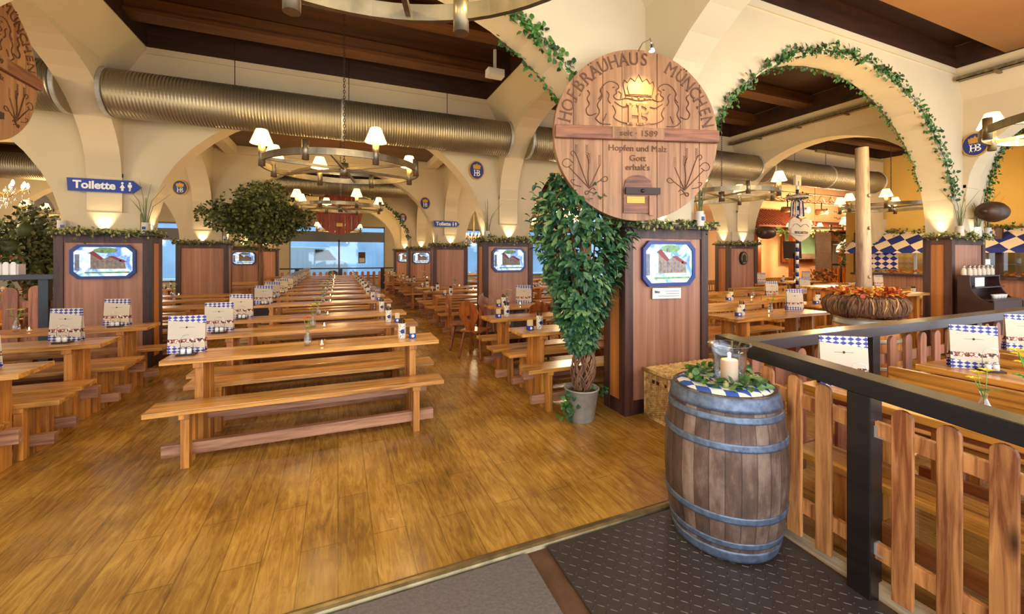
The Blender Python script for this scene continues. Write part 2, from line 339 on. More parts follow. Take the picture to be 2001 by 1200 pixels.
# ------------------------------------------------------------------ mesh builder
class MB:
    def __init__(s): s.v = []; s.f = []; s.m = []; s.s = []; s.T = Matrix()
    def add(s, vs, fs, m=0, smooth=False, T=None):
        k = len(s.v); t = s.T @ T if T is not None else s.T
        s.v += [tuple(t @ Vector(p)) for p in vs]
        for f in fs: s.f.append([i + k for i in f]); s.m.append(m); s.s.append(smooth)
        return s
    def box(s, x0, x1, y0, y1, z0, z1, m=0, T=None):
        vs = [(x, y, z) for z in (z0, z1) for y in (y0, y1) for x in (x0, x1)]
        return s.add(vs, [(0, 2, 3, 1), (4, 5, 7, 6), (0, 1, 5, 4), (1, 3, 7, 5), (3, 2, 6, 7), (2, 0, 4, 6)], m, False, T)
    def lathe(s, prof, n=24, c=(0, 0, 0), m=0, smooth=True, T=None, cap=True, ax='Z', sx=1):
        vs = []
        for r, z in prof:
            for i in range(n):
                a = 2 * PI * i / n; p = (r * math.cos(a) * sx, r * math.sin(a), z)
                if ax == 'X': p = (p[2], p[0], p[1])
                elif ax == 'Y': p = (p[0], p[2], p[1])
                vs.append((p[0] + c[0], p[1] + c[1], p[2] + c[2]))
        fs = []
        flip = ax == 'Y'
        for j in range(len(prof) - 1):
            for i in range(n):
                q = (j * n + i, j * n + (i + 1) % n, (j + 1) * n + (i + 1) % n, (j + 1) * n + i)
                fs.append(q[::-1] if flip else q)
        s.add(vs, fs, m, smooth, T)
        if cap:
            k = len(s.v) - len(vs); e = k + (len(prof) - 1) * n
            for f in ([k + i for i in range(n)][::-1], [e + i for i in range(n)]):
                s.f.append(f[::-1] if flip else f); s.m.append(m); s.s.append(False)
        return s
    def cyl(s, c, r, h, n=16, m=0, r2=None, ax='Z', T=None, smooth=True):
        return s.lathe([(r, 0), (r if r2 is None else r2, h)], n, c, m, smooth, T, True, ax)
    def tube(s, pts, r, n=6, m=0, closed=False, T=None, flat=None):
        pts = [Vector(p) for p in pts]; K = len(pts); vs = []
        up = Vector((0, 0, 1)); prev = None
        for i, p in enumerate(pts):
            if closed: d = pts[(i + 1) % K] - pts[i - 1]
            else: d = pts[min(i + 1, K - 1)] - pts[max(i - 1, 0)]
            if d.length < 1e-9: d = Vector((0, 0, 1))
            d.normalize()
            if prev is None:
                a = d.cross(up)
                if a.length < .05: a = d.cross(Vector((1, 0, 0)))
            else: a = prev - d * prev.dot(d)
            a.normalize(); prev = a; b = d.cross(a)
            rr = r[i] if isinstance(r, (list, tuple)) else r
            for j in range(n):
                t = 2 * PI * j / n
                vs.append(p + a * rr * math.cos(t) + b * rr * (flat or 1) * math.sin(t))
        fs = []
        for i in range(K if closed else K - 1):
            for j in range(n):
                i2 = (i + 1) % K
                fs.append((i * n + j, i * n + (j + 1) % n, i2 * n + (j + 1) % n, i2 * n + j))
        if not closed: fs += [list(range(n))[::-1], [(K - 1) * n + j for j in range(n)]]
        return s.add(vs, fs, m, n > 4, T)
    def prism(s, poly, d0, d1, ax='Y', m=0, T=None):
        """poly of (a,b); ax Y: (x,z) extruded in y; X: (y,z) extruded in x; Z: (x,y) extruded in z"""
        def P(a, b, d): return {'Y': (a, d, b), 'X': (d, a, b), 'Z': (a, b, d)}[ax]
        k = len(poly); vs = [P(a, b, d0) for a, b in poly] + [P(a, b, d1) for a, b in poly]
        area = sum(poly[i][0] * poly[(i + 1) % k][1] - poly[(i + 1) % k][0] * poly[i][1] for i in range(k))
        fw = (area > 0) != (ax in ('Y',))
        if d1 < d0: fw = not fw
        A = list(range(k)); B = [i + k for i in A]
        if fw: fs = [A[::-1], B] + [(i, (i + 1) % k, (i + 1) % k + k, i + k) for i in range(k)]
        else: fs = [A, B[::-1]] + [((i + 1) % k, i, i + k, (i + 1) % k + k) for i in range(k)]
        return s.add(vs, fs, m, False, T)
    def leaf(s, p, d, nrm, ln, w, m=0, curl=.15):
        p = Vector(p); d = Vector(d).normalized(); nr = Vector(nrm)
        sd = d.cross(nr)
        if sd.length < 1e-4: sd = d.cross(Vector((1, .3, .2)))
        sd.normalize(); nr = sd.cross(d)
        vs = [p, p + d * ln * .35 + sd * w * .5 + nr * ln * curl * .5, p + d * ln * .72 + sd * w * .36 + nr * ln * curl * .3, p + d * ln - nr * ln * curl,
              p + d * ln * .72 - sd * w * .36 + nr * ln * curl * .3, p + d * ln * .35 - sd * w * .5 + nr * ln * curl * .5, p + d * ln * .5]
        return s.add(vs, [(0, 1, 6), (1, 2, 6), (2, 3, 6), (3, 4, 6), (4, 5, 6), (5, 0, 6)], m, False)
    def merge(s, me, T, m=0):
        return s.add([v.co[:] for v in me.vertices], [tuple(p.vertices) for p in me.polygons], m, False, T)
    def build(s, name, mats, parent=None, bevel=0, loc=None):
        me = bpy.data.meshes.new(name); me.from_pydata(s.v, [], s.f)
        for x in (mats if isinstance(mats, (list, tuple)) else [mats]): me.materials.append(M[x] if isinstance(x, str) else x)
        me.polygons.foreach_set('material_index', s.m); me.polygons.foreach_set('use_smooth', s.s)
        if bevel:
            bm = bmesh.new(); bm.from_mesh(me)
            bmesh.ops.remove_doubles(bm, verts=bm.verts, dist=1e-6)
            ed = [e for e in bm.edges if len(e.link_faces) == 2 and e.calc_face_angle(0) > .6]
            bmesh.ops.bevel(bm, geom=ed, offset=bevel, segments=2, affect='EDGES', profile=.5, clamp_overlap=True)
            bm.to_mesh(me); bm.free()
        me.update()
        o = bpy.data.objects.new(name, me); COL.objects.link(o)
        if parent: o.parent = parent
        if loc: o.location = loc
        return o
LABELS = {}
def tag(o, label, cat, group=None):
    o['label'] = label; o['category'] = cat
    if group: o['group'] = group
    return o
def thing(name, label, cat, loc=(0, 0, 0), rz=0, group=None):
    o = bpy.data.objects.new(name, None); COL.objects.link(o); o.empty_display_size = .1
    o.location = loc; o.rotation_euler = (0, 0, rz)
    return tag(o, label, cat, group)
def struct(o): o['kind'] = 'structure'; return o
KIDS = {}
def kids(o): return [c for c in COL.objects if c.parent == o]
def dup(o, loc=None, rz=None, label=None, group=None, parent=None, _k=None):
    if o.name not in KIDS: KIDS[o.name] = kids(o)
    c = o.copy(); COL.objects.link(c)
    if parent is not None: c.parent = parent
    else:
        if loc is not None: c.location = loc
        if rz is not None: c.rotation_euler = (0, 0, rz)
        if label: c['label'] = label
        if group: c['group'] = group
    for ch in KIDS[o.name]: dup(ch, parent=c)
    return c
class Stock:
    """the first request gets the built thing itself, later ones get copies"""
    def __init__(s, fn): s.fn = fn; s.o = None
    def put(s, loc, rz, label, group=None):
        if s.o is None:
            s.o = s.fn(); s.o.location = loc; s.o.rotation_euler = (0, 0, rz); s.o['label'] = label
            if group: s.o['group'] = group
            return s.o
        return dup(s.o, loc, rz, label, group)
ORD = ['first', 'second', 'third', 'fourth', 'fifth', 'sixth', 'seventh', 'eighth', 'ninth', 'tenth', 'eleventh', 'twelfth', 'thirteenth', 'fourteenth']
TX = {}
def text_me(t, off=.0):
    if (t, off) in TX: return TX[(t, off)]
    cu = bpy.data.curves.new('t', 'FONT'); cu.body = t; cu.size = 1; cu.extrude = .02; cu.offset = off
    cu.align_x = 'CENTER'; cu.align_y = 'CENTER'; cu.resolution_u = 4
    o = bpy.data.objects.new('t', cu); sc.collection.objects.link(o)
    dg = bpy.context.evaluated_depsgraph_get(); me = bpy.data.meshes.new_from_object(o.evaluated_get(dg))
    bpy.data.objects.remove(o); TX[(t, off)] = me
    return me
UP = Matrix.Rotation(PI / 2, 4, 'X')          # text in the XZ plane, read from -Y
def word(mb, t, x, z, size, y=0, m=0, off=.02, depth=.1, sx=1, rot=0):
    T = Matrix.Translation((x, y, z)) @ Matrix.Rotation(-rot, 4, 'Y') @ UP @ Matrix.Diagonal((size * sx, size, depth, 1))
    mb.merge(text_me(t, off), T, m)
def ell(cx, cz, rx, rz, n=28, a0=0): return [(cx + rx * math.cos(a0 + 2 * PI * i / n), cz + rz * math.sin(a0 + 2 * PI * i / n)) for i in range(n)]
def crown_poly(cx, cz, w, h):
    pts = [(-.42, 0), (.42, 0), (.5, .5), (.46, .72), (.36, .6), (.26, .82), (.12, .68), (0, 1), (-.12, .68), (-.26, .82), (-.36, .6), (-.46, .72), (-.5, .5)]
    return [(cx + x * w, cz + z * h) for x, z in pts]
def hb(mb, cx, cz, s, y0, y1, m):
    """the joined H and B letters with slab serifs, s tall"""
    def q(a, b, c, d): mb.box(cx + a * s, cx + b * s, y0, y1, cz + c * s, cz + d * s, m)
    q(-.5, -.36, 0, 1); q(-.58, -.28, 0, .1); q(-.58, -.28, .9, 1)
    q(-.36, .0, .44, .56)
    q(-.04, .1, 0, 1); q(-.12, .2, 0, .1); q(-.12, .2, .9, 1)
    for z0, z1, w in ((.5, 1., .36), (0, .55, .42)):
        c = (z0 + z1) / 2; r = (z1 - z0) / 2
        P = []
        for i in range(9):
            a = -PI / 2 + PI * i / 8; P.append((.12 + w * math.cos(a), c + r * math.sin(a)))
        I = [(max(.12, x - .13), c + (z - c) * .6) for x, z in P][::-1]
        for i in range(8):
            k = 8 - i
            quad = [P[i], P[i + 1], I[k - 1], I[k]]
            mb.prism([(cx + x * s, cz + z * s) for x, z in quad], y0, y1, 'Y', m)

# ------------------------------------------------------------------ structure
XC = [-9.5, -2.98, 3.07, 9.55, 15.9]                       # column lines
ROW = [-1.0, 3.35, 7.5, 12.0, 16.7, 21.0]                  # front faces of the cross walls
TH = .36; TOP = 4.95; Z0 = 1.9; CH = .45
def arch_pts(a0, a1, z0, crown, n=24):
    c = (a0 + a1) / 2; r = (a1 - a0) / 2
    return [(c - r * math.cos(PI * i / n), z0 + (crown - z0) * math.sin(PI * i / n)) for i in range(n + 1)]
def arch_wall(mb, s0, s1, pts, top, d0, d1, ax, m=0):
    def P(a, z, d): return (a, d, z) if ax == 'X' else (d, a, z)
    def quad(A, B, C, D, flip):
        f = (0, 1, 2, 3); f = f[::-1] if flip else f
        mb.add([A, B, C, D], [f], m)
    pts2 = ([(s0, pts[0][1])] if s0 < pts[0][0] - 1e-6 else []) + pts + ([(s1, pts[-1][1])] if s1 > pts[-1][0] + 1e-6 else [])
    fl = ax != 'X'
    for (a, z), (b, w) in zip(pts2, pts2[1:]):
        if b - a > 1e-6:
            quad(P(a, z, d0), P(b, w, d0), P(b, top, d0), P(a, top, d0), fl)
            quad(P(a, z, d1), P(b, w, d1), P(b, top, d1), P(a, top, d1), not fl)
        quad(P(a, z, d0), P(a, z, d1), P(b, w, d1), P(b, w, d0), fl)
CROWN = {0: 4.05, 1: 4.02, 2: 4.25, 3: 4.2}
for ri, y in enumerate(ROW):
    if ri == 0: continue
    mb = MB()
    for bi in range(len(XC) - 1):
        a0, a1 = XC[bi] + CH, XC[bi + 1] - CH
        if ri >= 3 and bi == 3: continue
        pts = arch_pts(a0, a1, Z0, CROWN[bi])
        arch_wall(mb, XC[bi], XC[bi + 1], pts, TOP, y, y + TH, 'X')
    for ci, x in enumerate(XC):                                   # column cores standing inside the timber boxes
        if ri >= 3 and ci == 4: continue
        mb.box(x - CH + .09, x + CH - .09, y + .06, y + TH - .06, 0, Z0)
        mb.box(x - CH + .06, x + CH - .06, y - .04, y, Z0, 2.2)   # low plinth step
        mb.box(x - .19, x + .19, y - .035, y, 2.2, 2.75)          # corbel strip below the rib
    struct(mb.build('wall_arcade_%d' % ri, 'plaster'))
for ci, x in enumerate(XC[:-1]):
    mb = MB()
    for r in range(len(ROW) - 1):
        y0, y1 = ROW[r] + TH, ROW[r + 1]
        yy0 = y0 if r else -1.0
        pts = arch_pts(yy0 + .03, y1 - .05, 2.7, 4.08, 22)
        # the walls of the long arcades are thin, with a splayed beam on top
        arch_wall(mb, yy0, y1, pts, 4.3, x - .19, x + .19, 'Y')
        for sgn in (-1, 1):
            pr_ = [(x + sgn * .19, 4.12), (x + sgn * CH, 4.57), (x + sgn * CH, TOP), (x, TOP), (x, 4.12)]
            mb.prism(pr_, yy0, y1, 'Y')
    struct(mb.build('wall_long_%d' % (ci + 1), 'plaster'))
# coffered ceilings, one brown timber recess to each bay
mb = MB(); mb.box(-16.5, 31, -1, 24.4, TOP, TOP + .1)
struct(mb.build('ceiling', 'ceil_dark'))
n_c = 0
for bi in range(len(XC) - 1):
    for r in range(len(ROW) - 1):
        x0, x1 = XC[bi] + CH, XC[bi + 1] - CH; y0, y1 = ROW[r] + TH, ROW[r + 1]
        if r == 0: y0 = -1
        n_c += 1; mb = MB()
        k = 3
        for i in range(k):
            yc = y0 + (y1 - y0) * (i + .5) / k
            mb.box(x0, x1, yc - .1, yc + .1, 4.76, TOP - .01, 0)
            mb.box(x0, x1, yc - .14, yc + .14, 4.72, 4.77, 0)
        o = mb.build('trim_joists_%d' % n_c, 'ceil_beam'); struct(o)
        mb = MB(); q = .012
        for a in ((x0, x1, y0, y0 + q), (x0, x1, y1 - q, y1), (x0, x0 + q, y0, y1), (x1 - q, x1, y0, y1)): mb.box(*a, 4.59, TOP - .01)
        struct(mb.build('trim_lining_%d' % n_c, 'ceil_dark'))
        # pale rim the recess sits in
        mb = MB()
        lip = .03
        mb.box(x0, x1, y0, y0 + .02, 4.5, 4.59); mb.box(x0, x1, y1 - .02, y1, 4.5, 4.59)
        if bi == 1 and r >= 2:                                    # the lower frame beyond the first duct
            z = 4.1
            mb.box(x0, x0 + .25, y0, y1, z, 4.5); mb.box(x1 - .25, x1, y0, y1, z, 4.5)
            mb.box(x0 + .25, x1 - .25, y1 - .06, y1, z, 4.5)
        struct(mb.build('trim_coffer_%d' % n_c, 'plaster'))
# lowered dark boards inside the low frames
for r in (2, 3, 4):
    mb = MB(); mb.box(XC[1] + CH + .25, XC[2] - CH - .25, ROW[r] + TH, ROW[r + 1] - .06, 4.3, 4.34)
    struct(mb.build('ceiling_low_%d' % r, 'ceil_beam'))
mb = MB(); mb.box(XC[2] + CH + .02, XC[3] - CH - .02, -1, 2.8, 4.6, 4.66); struct(mb.build('ceiling_panel', 'ceil_tan'))
# floors
mb = MB(); mb.add([(-16.5, 2.06, 0), (31, 2.06, 0), (31, 24.3, 0), (-16.5, 24.3, 0)], [(0, 1, 2, 3)])
mb.add([(2.4, -1, 0), (31, -1, 0), (31, 2.06, 0), (2.4, 2.06, 0)], [(0, 1, 2, 3)])
struct(mb.build('floor', 'floor'))
SL = .05
def rz_(y): return -SL * (2.06 - y)
def ramp(x0, x1, y0, y1, dz=0):
    return [(x0, y0, rz_(y0) + dz), (x1, y0, rz_(y0) + dz), (x1, y1, rz_(y1) + dz), (x0, y1, rz_(y1) + dz)]
mb = MB(); mb.add(ramp(-8, 2.42, -2.5, 2.2, -.012), [(0, 1, 2, 3)]); struct(mb.build('floor_ramp', 'brownstrip'))
mb = MB(); mb.add(ramp(-8, .94, -2.5, 2.02), [(0, 1, 2, 3)]); mb.add(ramp(-8, .94, 2.02, 2.021, -.01), [(0, 1, 2, 3)])
tag(mb.build('entrance_carpet', 'carpet'), 'flat grey brown entrance carpet in front of the metal threshold', 'carpet')
# rubber tread mat with raised bars
mb = MB()
mb.box(1.06, 2.36, -.6, 2.02, -.008, 0, 0)
mb.v = [(x, y, z + rz_(y) + .004) for x, y, z in mb.v]
s = MB(); p = .042
for i in range(int(1.28 / p)):
    for j in range(int(2.0 / p)):
        cx, cy = 1.08 + i * p, .05 + j * p
        a = PI / 4 if (i + j) % 2 else -PI / 4
        T = Matrix.Translation((cx, cy, rz_(cy) + .0038)) @ Matrix.Rotation(a, 4, 'Z')
        s.add([(-.017, -.0035, 0), (.017, -.0035, 0), (.017, .0035, 0), (-.017, .0035, 0), (-.014, -.001, .0025), (.014, -.001, .0025), (.014, .001, .0025), (-.014, .001, .0025)],
              [(4, 5, 6, 7), (0, 1, 5, 4), (1, 2, 6, 5), (2, 3, 7, 6), (3, 0, 4, 7)], 0, False, T)
mat_t = thing('rubber_mat', 'black rubber mat with raised tread bars under the big barrel', 'mat')
mb.build('backing', 'tread', mat_t); s.build('tread_bars', 'tread', mat_t)['kind'] = 'stuff'
mb = MB(); mb.prism([(2.03, -.02), (2.10, -.02), (2.09, .008), (2.075, .012), (2.055, .012), (2.04, .006)], -6, 2.4, 'X')
struct(mb.build('trim_threshold', 'brass'))
mb = MB(); mb.box(2.40, 2.44, -1, 1.9, -.12, .025); struct(mb.build('trim_kerb', 'kerb'))

# far wall with shop windows, street beyond
def window(n, x0, x1, y, z0, z1, z2, mull):
    f = MB(); t = .06
    f.box(x0, x1, y - t, y + t, z0 - .08, z0); f.box(x0, x1, y - t, y + t, z1, z1 + .1); f.box(x0, x1, y - t, y + t, z2 - .08, z2)
    for i in range(mull + 1):
        x = x0 + (x1 - x0) * i / mull; f.box(x - .04, x + .04, y - t, y + t, z0, z2)
    f.box(x0, x1, y - .03, y + .03, z1 + .1, z2 - .3)
    w = struct(f.build('window_%d' % n, 'grey'))
    g = MB(); g.box(x0, x1, y - .005, y + .005, z0, z2); g.build('pane', 'pane', w)
    return w
mb = MB()
wins = [(-8.8, -3.6), (-2.3, 2.4), (3.8, 8.8), (10.2, 15.2)]
YB = 24.0; zb, zt = .35, 3.2
xs = [-16.5] + [v for w in wins for v in w] + [16]
for i in range(0, len(xs), 2): mb.box(xs[i], xs[i + 1], YB, YB + .3, 0, TOP)
for a, b in wins: mb.box(a, b, YB, YB + .3, 0, zb); mb.box(a, b, YB, YB + .3, zt, TOP)
struct(mb.build('wall_back', 'plaster'))
for i, (a, b) in enumerate(wins): window(i + 1, a, b, YB + .1, zb + .08, 2.35, zt, 2)
mb = MB(); mb.box(-30, 30, 36, 36.4, 0, 9); b_ = tag(mb.build('street_building', 'street'), 'blue grey building front seen across the street through the far windows', 'building')
mb = MB(); mb.add([(-40, 24.3, -.02), (40, 24.3, -.02), (40, 36, -.02), (-40, 36, -.02)], [(0, 1, 2, 3)]); struct(mb.build('floor_street', 'asphalt'))
# right side of the hall
mb = MB(); XR = 16.0
mb.box(XR, XR + .3, 8.3, 8.6, 0, TOP); mb.box(XR, XR + .3, -1, 8.3, 2.35, TOP); mb.box(XR + 2.2, XR + 2.4, -1, 8.6, 0, TOP)
struct(mb.build('wall_right', 'plaster_w'))
mb = MB(); mb.box(13.0, 30, 13.0, 13.3, 0, TOP); struct(mb.build('wall_stage', 'orange_wall'))
mb = MB(); mb.box(30, 30.3, 6, 13.3, 0, TOP); mb.box(16.3, 30, 5.7, 6, 0, TOP); struct(mb.build('wall_far_right', 'plaster_w'))
# left side: glazed front
mb = MB(); mb.box(-16.3, -16, -1, 24.3, 3.0, TOP); mb.box(-16.3, -16, -1, 24.3, 0, .4)
for y in (-1, 4, 9, 14, 19, 24): mb.box(-16.3, -16, y, y + .3, 0, TOP)
struct(mb.build('wall_left', 'plaster_w'))

# ------------------------------------------------------------------ timber pillar boxes
def octagon(cx, cz, w, h, c): return [(cx - w + c, cz - h), (cx + w - c, cz - h), (cx + w, cz - h + c), (cx + w, cz + h - c), (cx + w - c, cz + h), (cx - w + c, cz + h), (cx - w, cz + h - c), (cx - w, cz - h + c)]
def leafy_top(x0, x1, y0, y1, z, n, label, seed, cone=.35):
    r = random.Random(seed); mb = MB()
    per = [(x0, y0, x1, y0), (x0, y0, x0, y1), (x1, y0, x1, y1)]
    for k in range(n):
        a = per[0] if r.random() < .7 else per[r.choice((1, 2))]; t = r.random()
        p = Vector((a[0] + (a[2] - a[0]) * t + r.gauss(0, .015), a[1] + (a[3] - a[1]) * t - r.random() * .04, z + .02 + r.gauss(0, .025)))
        if r.random() < .12: p.z -= r.random() * .08
        d = Vector((r.gauss(0, 1), r.gauss(-.5, .7), r.gauss(-.1, .7)))
        if r.random() < cone:
            mb.lathe([(.004, -.02), (.014, -.008), (.012, .01), (.003, .02)], 6, p, 2, False)
        else: mb.leaf(p, d, (r.gauss(0, .5), -.6, .8), .05, .035, r.choice((0, 0, 1)))
    pts = [(x0 + (x1 - x0) * i / 16, y0 - .01, z + .012 + .01 * math.sin(i * 2.1)) for i in range(17)]
    mb.tube(pts, .005, 5, 1)
    o = mb.build('hop_garland', ['hopleaf', 'ivy2', 'hop']); tag(o, label, 'garland', 'hop garlands on the timber pillars'); return o
def pillar(x, y, h, label, kind, hops, seed):
    w = .52; d0, d1 = y - .05, y + TH + .0
    if y < 4: w = .56; d0 = y; x += .12 if x < 5 else .02
    t = thing('timber_pillar', label, 'pillar', (x, (d0 + d1) / 2, 0), 0, 'timber clad pillars')
    D = (d1 - d0) / 2; mb = MB()
    # the cladding stands round the plastered core
    mb.box(-w + .1, w - .1, -D + .02, -D + .045, .14, h - .12); mb.build('front_panel', 'panel', t)
    mb = MB()
    for s in (-1, 1):
        mb.box(s * (w - .02) - .01, s * (w - .02) + .01, -D + .09, D - .09, .14, h - .12)
    mb.build('side_panel', 'panel_w', t)
    for sx in (-1, 1):
        for sy in (-1, 1):
            if sy == 1: continue
            mb = MB(); mb.box(*sorted((sx * w, sx * (w - .1))), -D, -D + .1, 0, h - .02); mb.build('corner_post', 'post', t, .004)
        mb = MB(); mb.box(*sorted((sx * w, sx * (w - .1))), D - .1, D, 0, h - .02); mb.build('corner_post', 'post', t, .004)
    mb = MB(); mb.box(-w + .1, w - .1, -D + .005, -D + .05, h - .12, h - .02); mb.box(-w + .1, w - .1, -D + .005, -D + .05, 0, .14)
    for s in (-1, 1):
        mb.box(s * (w - .02) - .015, s * (w - .02) + .015, -D + .1, D - .1, h - .12, h - .02); mb.box(s * (w - .02) - .015, s * (w - .02) + .015, -D + .1, D - .1, 0, .14)
    mb.build('cross_rail', 'post', t)
    mb = MB(); mb.box(-w - .06, w + .06, -D - .06, D + .04, h - .02, h + .01); mb.build('top_board', 'post', t, .003)
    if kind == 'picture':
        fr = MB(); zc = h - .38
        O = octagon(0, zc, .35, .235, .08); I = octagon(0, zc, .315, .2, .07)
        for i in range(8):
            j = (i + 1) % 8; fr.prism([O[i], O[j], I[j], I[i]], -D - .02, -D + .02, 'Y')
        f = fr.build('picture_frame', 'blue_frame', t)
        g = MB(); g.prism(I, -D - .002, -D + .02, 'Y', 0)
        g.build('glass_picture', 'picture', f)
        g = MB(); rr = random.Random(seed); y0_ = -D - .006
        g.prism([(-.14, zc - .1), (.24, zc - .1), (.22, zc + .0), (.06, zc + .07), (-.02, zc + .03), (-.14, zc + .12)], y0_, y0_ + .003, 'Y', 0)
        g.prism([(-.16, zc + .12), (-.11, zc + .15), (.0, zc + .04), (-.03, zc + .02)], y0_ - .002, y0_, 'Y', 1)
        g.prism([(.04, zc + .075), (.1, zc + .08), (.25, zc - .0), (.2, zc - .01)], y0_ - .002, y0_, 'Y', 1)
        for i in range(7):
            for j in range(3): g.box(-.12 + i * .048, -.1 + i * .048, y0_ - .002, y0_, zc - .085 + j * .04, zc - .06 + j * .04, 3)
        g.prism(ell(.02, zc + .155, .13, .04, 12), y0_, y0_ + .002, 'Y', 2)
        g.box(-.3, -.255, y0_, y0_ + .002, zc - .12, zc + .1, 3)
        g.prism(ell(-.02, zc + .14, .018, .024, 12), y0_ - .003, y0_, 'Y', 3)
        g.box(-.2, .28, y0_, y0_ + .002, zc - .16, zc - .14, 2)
        g.build('street_drawing', ['pic_house', 'pic_roof', 'pic_green', 'pic_grey'], f)  # house shapes drawn in as the mirror's reflection
    if kind == 'medal':
        g = MB(); zc = 1.54
        g.prism(ell(0, zc, .13, .17), -D - .03, -D + .02, 'Y', 0); g.prism(ell(0, zc, .105, .14), -D - .035, -D - .03, 'Y', 1)
        g.prism(ell(0, zc + .02, .05, .07, 16), -D - .05, -D - .035, 'Y', 2); g.prism([(-.08, zc - .1), (.08, zc - .1), (.04, zc - .03), (-.04, zc - .03)], -D - .045, -D - .035, 'Y', 2)
        g.build('oval_medallion', ['iron_dark', 'iron', 'iron_dark'], t)
    if hops: leafy_top(x - w - .03, x + w + .03, d0 - .05, d1, h + .01, hops, 'dried hop garland on top of the ' + label.replace(' holding', ' with'), seed)
    return t
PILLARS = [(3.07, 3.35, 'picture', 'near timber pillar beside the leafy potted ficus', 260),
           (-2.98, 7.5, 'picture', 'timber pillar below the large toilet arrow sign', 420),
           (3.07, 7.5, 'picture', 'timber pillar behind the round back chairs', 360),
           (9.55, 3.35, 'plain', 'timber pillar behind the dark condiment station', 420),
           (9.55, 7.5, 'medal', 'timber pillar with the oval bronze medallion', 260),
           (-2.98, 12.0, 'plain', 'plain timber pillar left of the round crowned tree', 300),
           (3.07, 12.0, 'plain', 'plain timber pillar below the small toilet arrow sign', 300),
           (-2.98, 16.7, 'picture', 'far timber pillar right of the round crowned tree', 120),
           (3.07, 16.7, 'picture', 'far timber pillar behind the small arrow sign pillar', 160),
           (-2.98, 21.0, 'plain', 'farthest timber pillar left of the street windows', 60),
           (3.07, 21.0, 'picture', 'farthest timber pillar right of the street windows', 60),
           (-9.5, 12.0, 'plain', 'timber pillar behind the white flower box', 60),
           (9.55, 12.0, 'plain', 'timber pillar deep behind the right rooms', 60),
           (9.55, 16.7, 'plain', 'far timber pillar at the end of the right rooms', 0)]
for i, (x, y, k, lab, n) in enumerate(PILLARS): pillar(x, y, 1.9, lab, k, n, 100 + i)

# ------------------------------------------------------------------ ducts
def duct(x0, x1, y, z, r, label, name='ventilation_duct'):
    t = thing(name, label, 'duct', (x0, y, z), 0, 'silver ventilation ducts')
    ln = x1 - x0
    mb = MB(); mb.lathe([(r, 0), (r, ln)], 48, (0, 0, 0), 0, True, None, True, 'X'); mb.build('duct_pipe', 'duct', t)
    for xx in (.0, ln * .5, ln - .05):
        mb = MB(); mb.lathe([(r, 0), (r + .012, .005), (r + .012, .045), (r, .05)], 48, (xx, 0, 0), 0, False, None, False, 'X'); mb.build('clamp_ring', 'zinc', t)
    for xx in (ln * .25, ln * .52, ln * .8):
        mb = MB(); mb.cyl((xx, 0, r), .006, 4.7 - z - r, 6); mb.build('hanger_rod', 'iron_dark', t)
duct(XC[1] + .19, XC[2] - .19, 7.05, 3.74, .31, 'wide silver duct crossing the middle bay above the first wheel chandelier')
duct(XC[2] + .19, XC[3] - .19, 7.05, 3.74, .31, 'silver duct passing behind the big carved cask head')
duct(XC[3] + .19, 14.5, 7.05, 3.74, .31, 'silver duct running behind the tall log pole')
duct(XC[0] + .19, XC[1] - .19, 7.05, 3.74, .31, 'silver duct stretch at the left edge beside the carved cask head')
duct(XC[1] + .19, XC[2] - .19, 13.6, 3.74, .31, 'second silver duct crossing the middle bay above the red cask head')
duct(XC[0] + .19, XC[1] - .19, 13.6, 3.74, .31, 'silver duct behind the crystal chandelier at the left edge')
duct(XC[2] + .19, XC[3] - .19, 13.6, 3.74, .31, 'silver duct in the far right bay behind the ficus')

# cable trays along the right long wall
for (x, ya, yb, lab) in ((XC[3] - .5, 3.8, 7.4, 'cable tray with conduits seen through the garlanded arch'), (XC[3] - .5, -.9, 3.3, 'cable tray with conduits at the top right corner of the room')):
    mb = MB(); mb.box(x - .06, x + .06, ya, yb, 4.36, 4.37); mb.box(x - .06, x - .05, ya, yb, 4.36, 4.42)
    for k in range(3): mb.cyl((x - .03 + k * .03, ya, 4.385), .012, yb - ya, 6, 0, None, 'Y')
    n = int((yb - ya) / .9)
    for k in range(n + 1): mb.box(x - .08, x + .1, ya + .15 + k * .9, ya + .19 + k * .9, 4.33, 4.36)
    tag(mb.build('cable_tray', 'cable'), lab, 'cable tray')
mb = MB(); mb.box(10.6, 13.4, 6.3, 6.36, 4.1, 4.16); mb.box(12.2, 12.5, 6.24, 6.36, 4.06, 4.2)
tag(mb.build('cable_tray', 'cable'), 'short cable tray with a junction box right of the log pole', 'cable tray')
for x, y, z, lab in ((2.35, 6.3, 4.5, 'white ceiling speaker at the corner of the middle bay recess'), (4.6, 4.4, 4.5, 'white ceiling speaker behind the garlanded arch'), (.9, 3.9, 4.66, 'white detector beside the top chandelier')):
    mb = MB(); mb.box(-.14, .14, -.08, .08, 0, .12); mb.box(-.12, .12, -.085, -.08, .02, .1)
    o = mb.build('ceiling_speaker', 'white', None, .01, (x, y, z)); tag(o, lab, 'speaker')
    mb = MB(); mb.box(-.02, .02, -.02, .02, .12, TOP - z); mb.build('bracket', 'white', o)

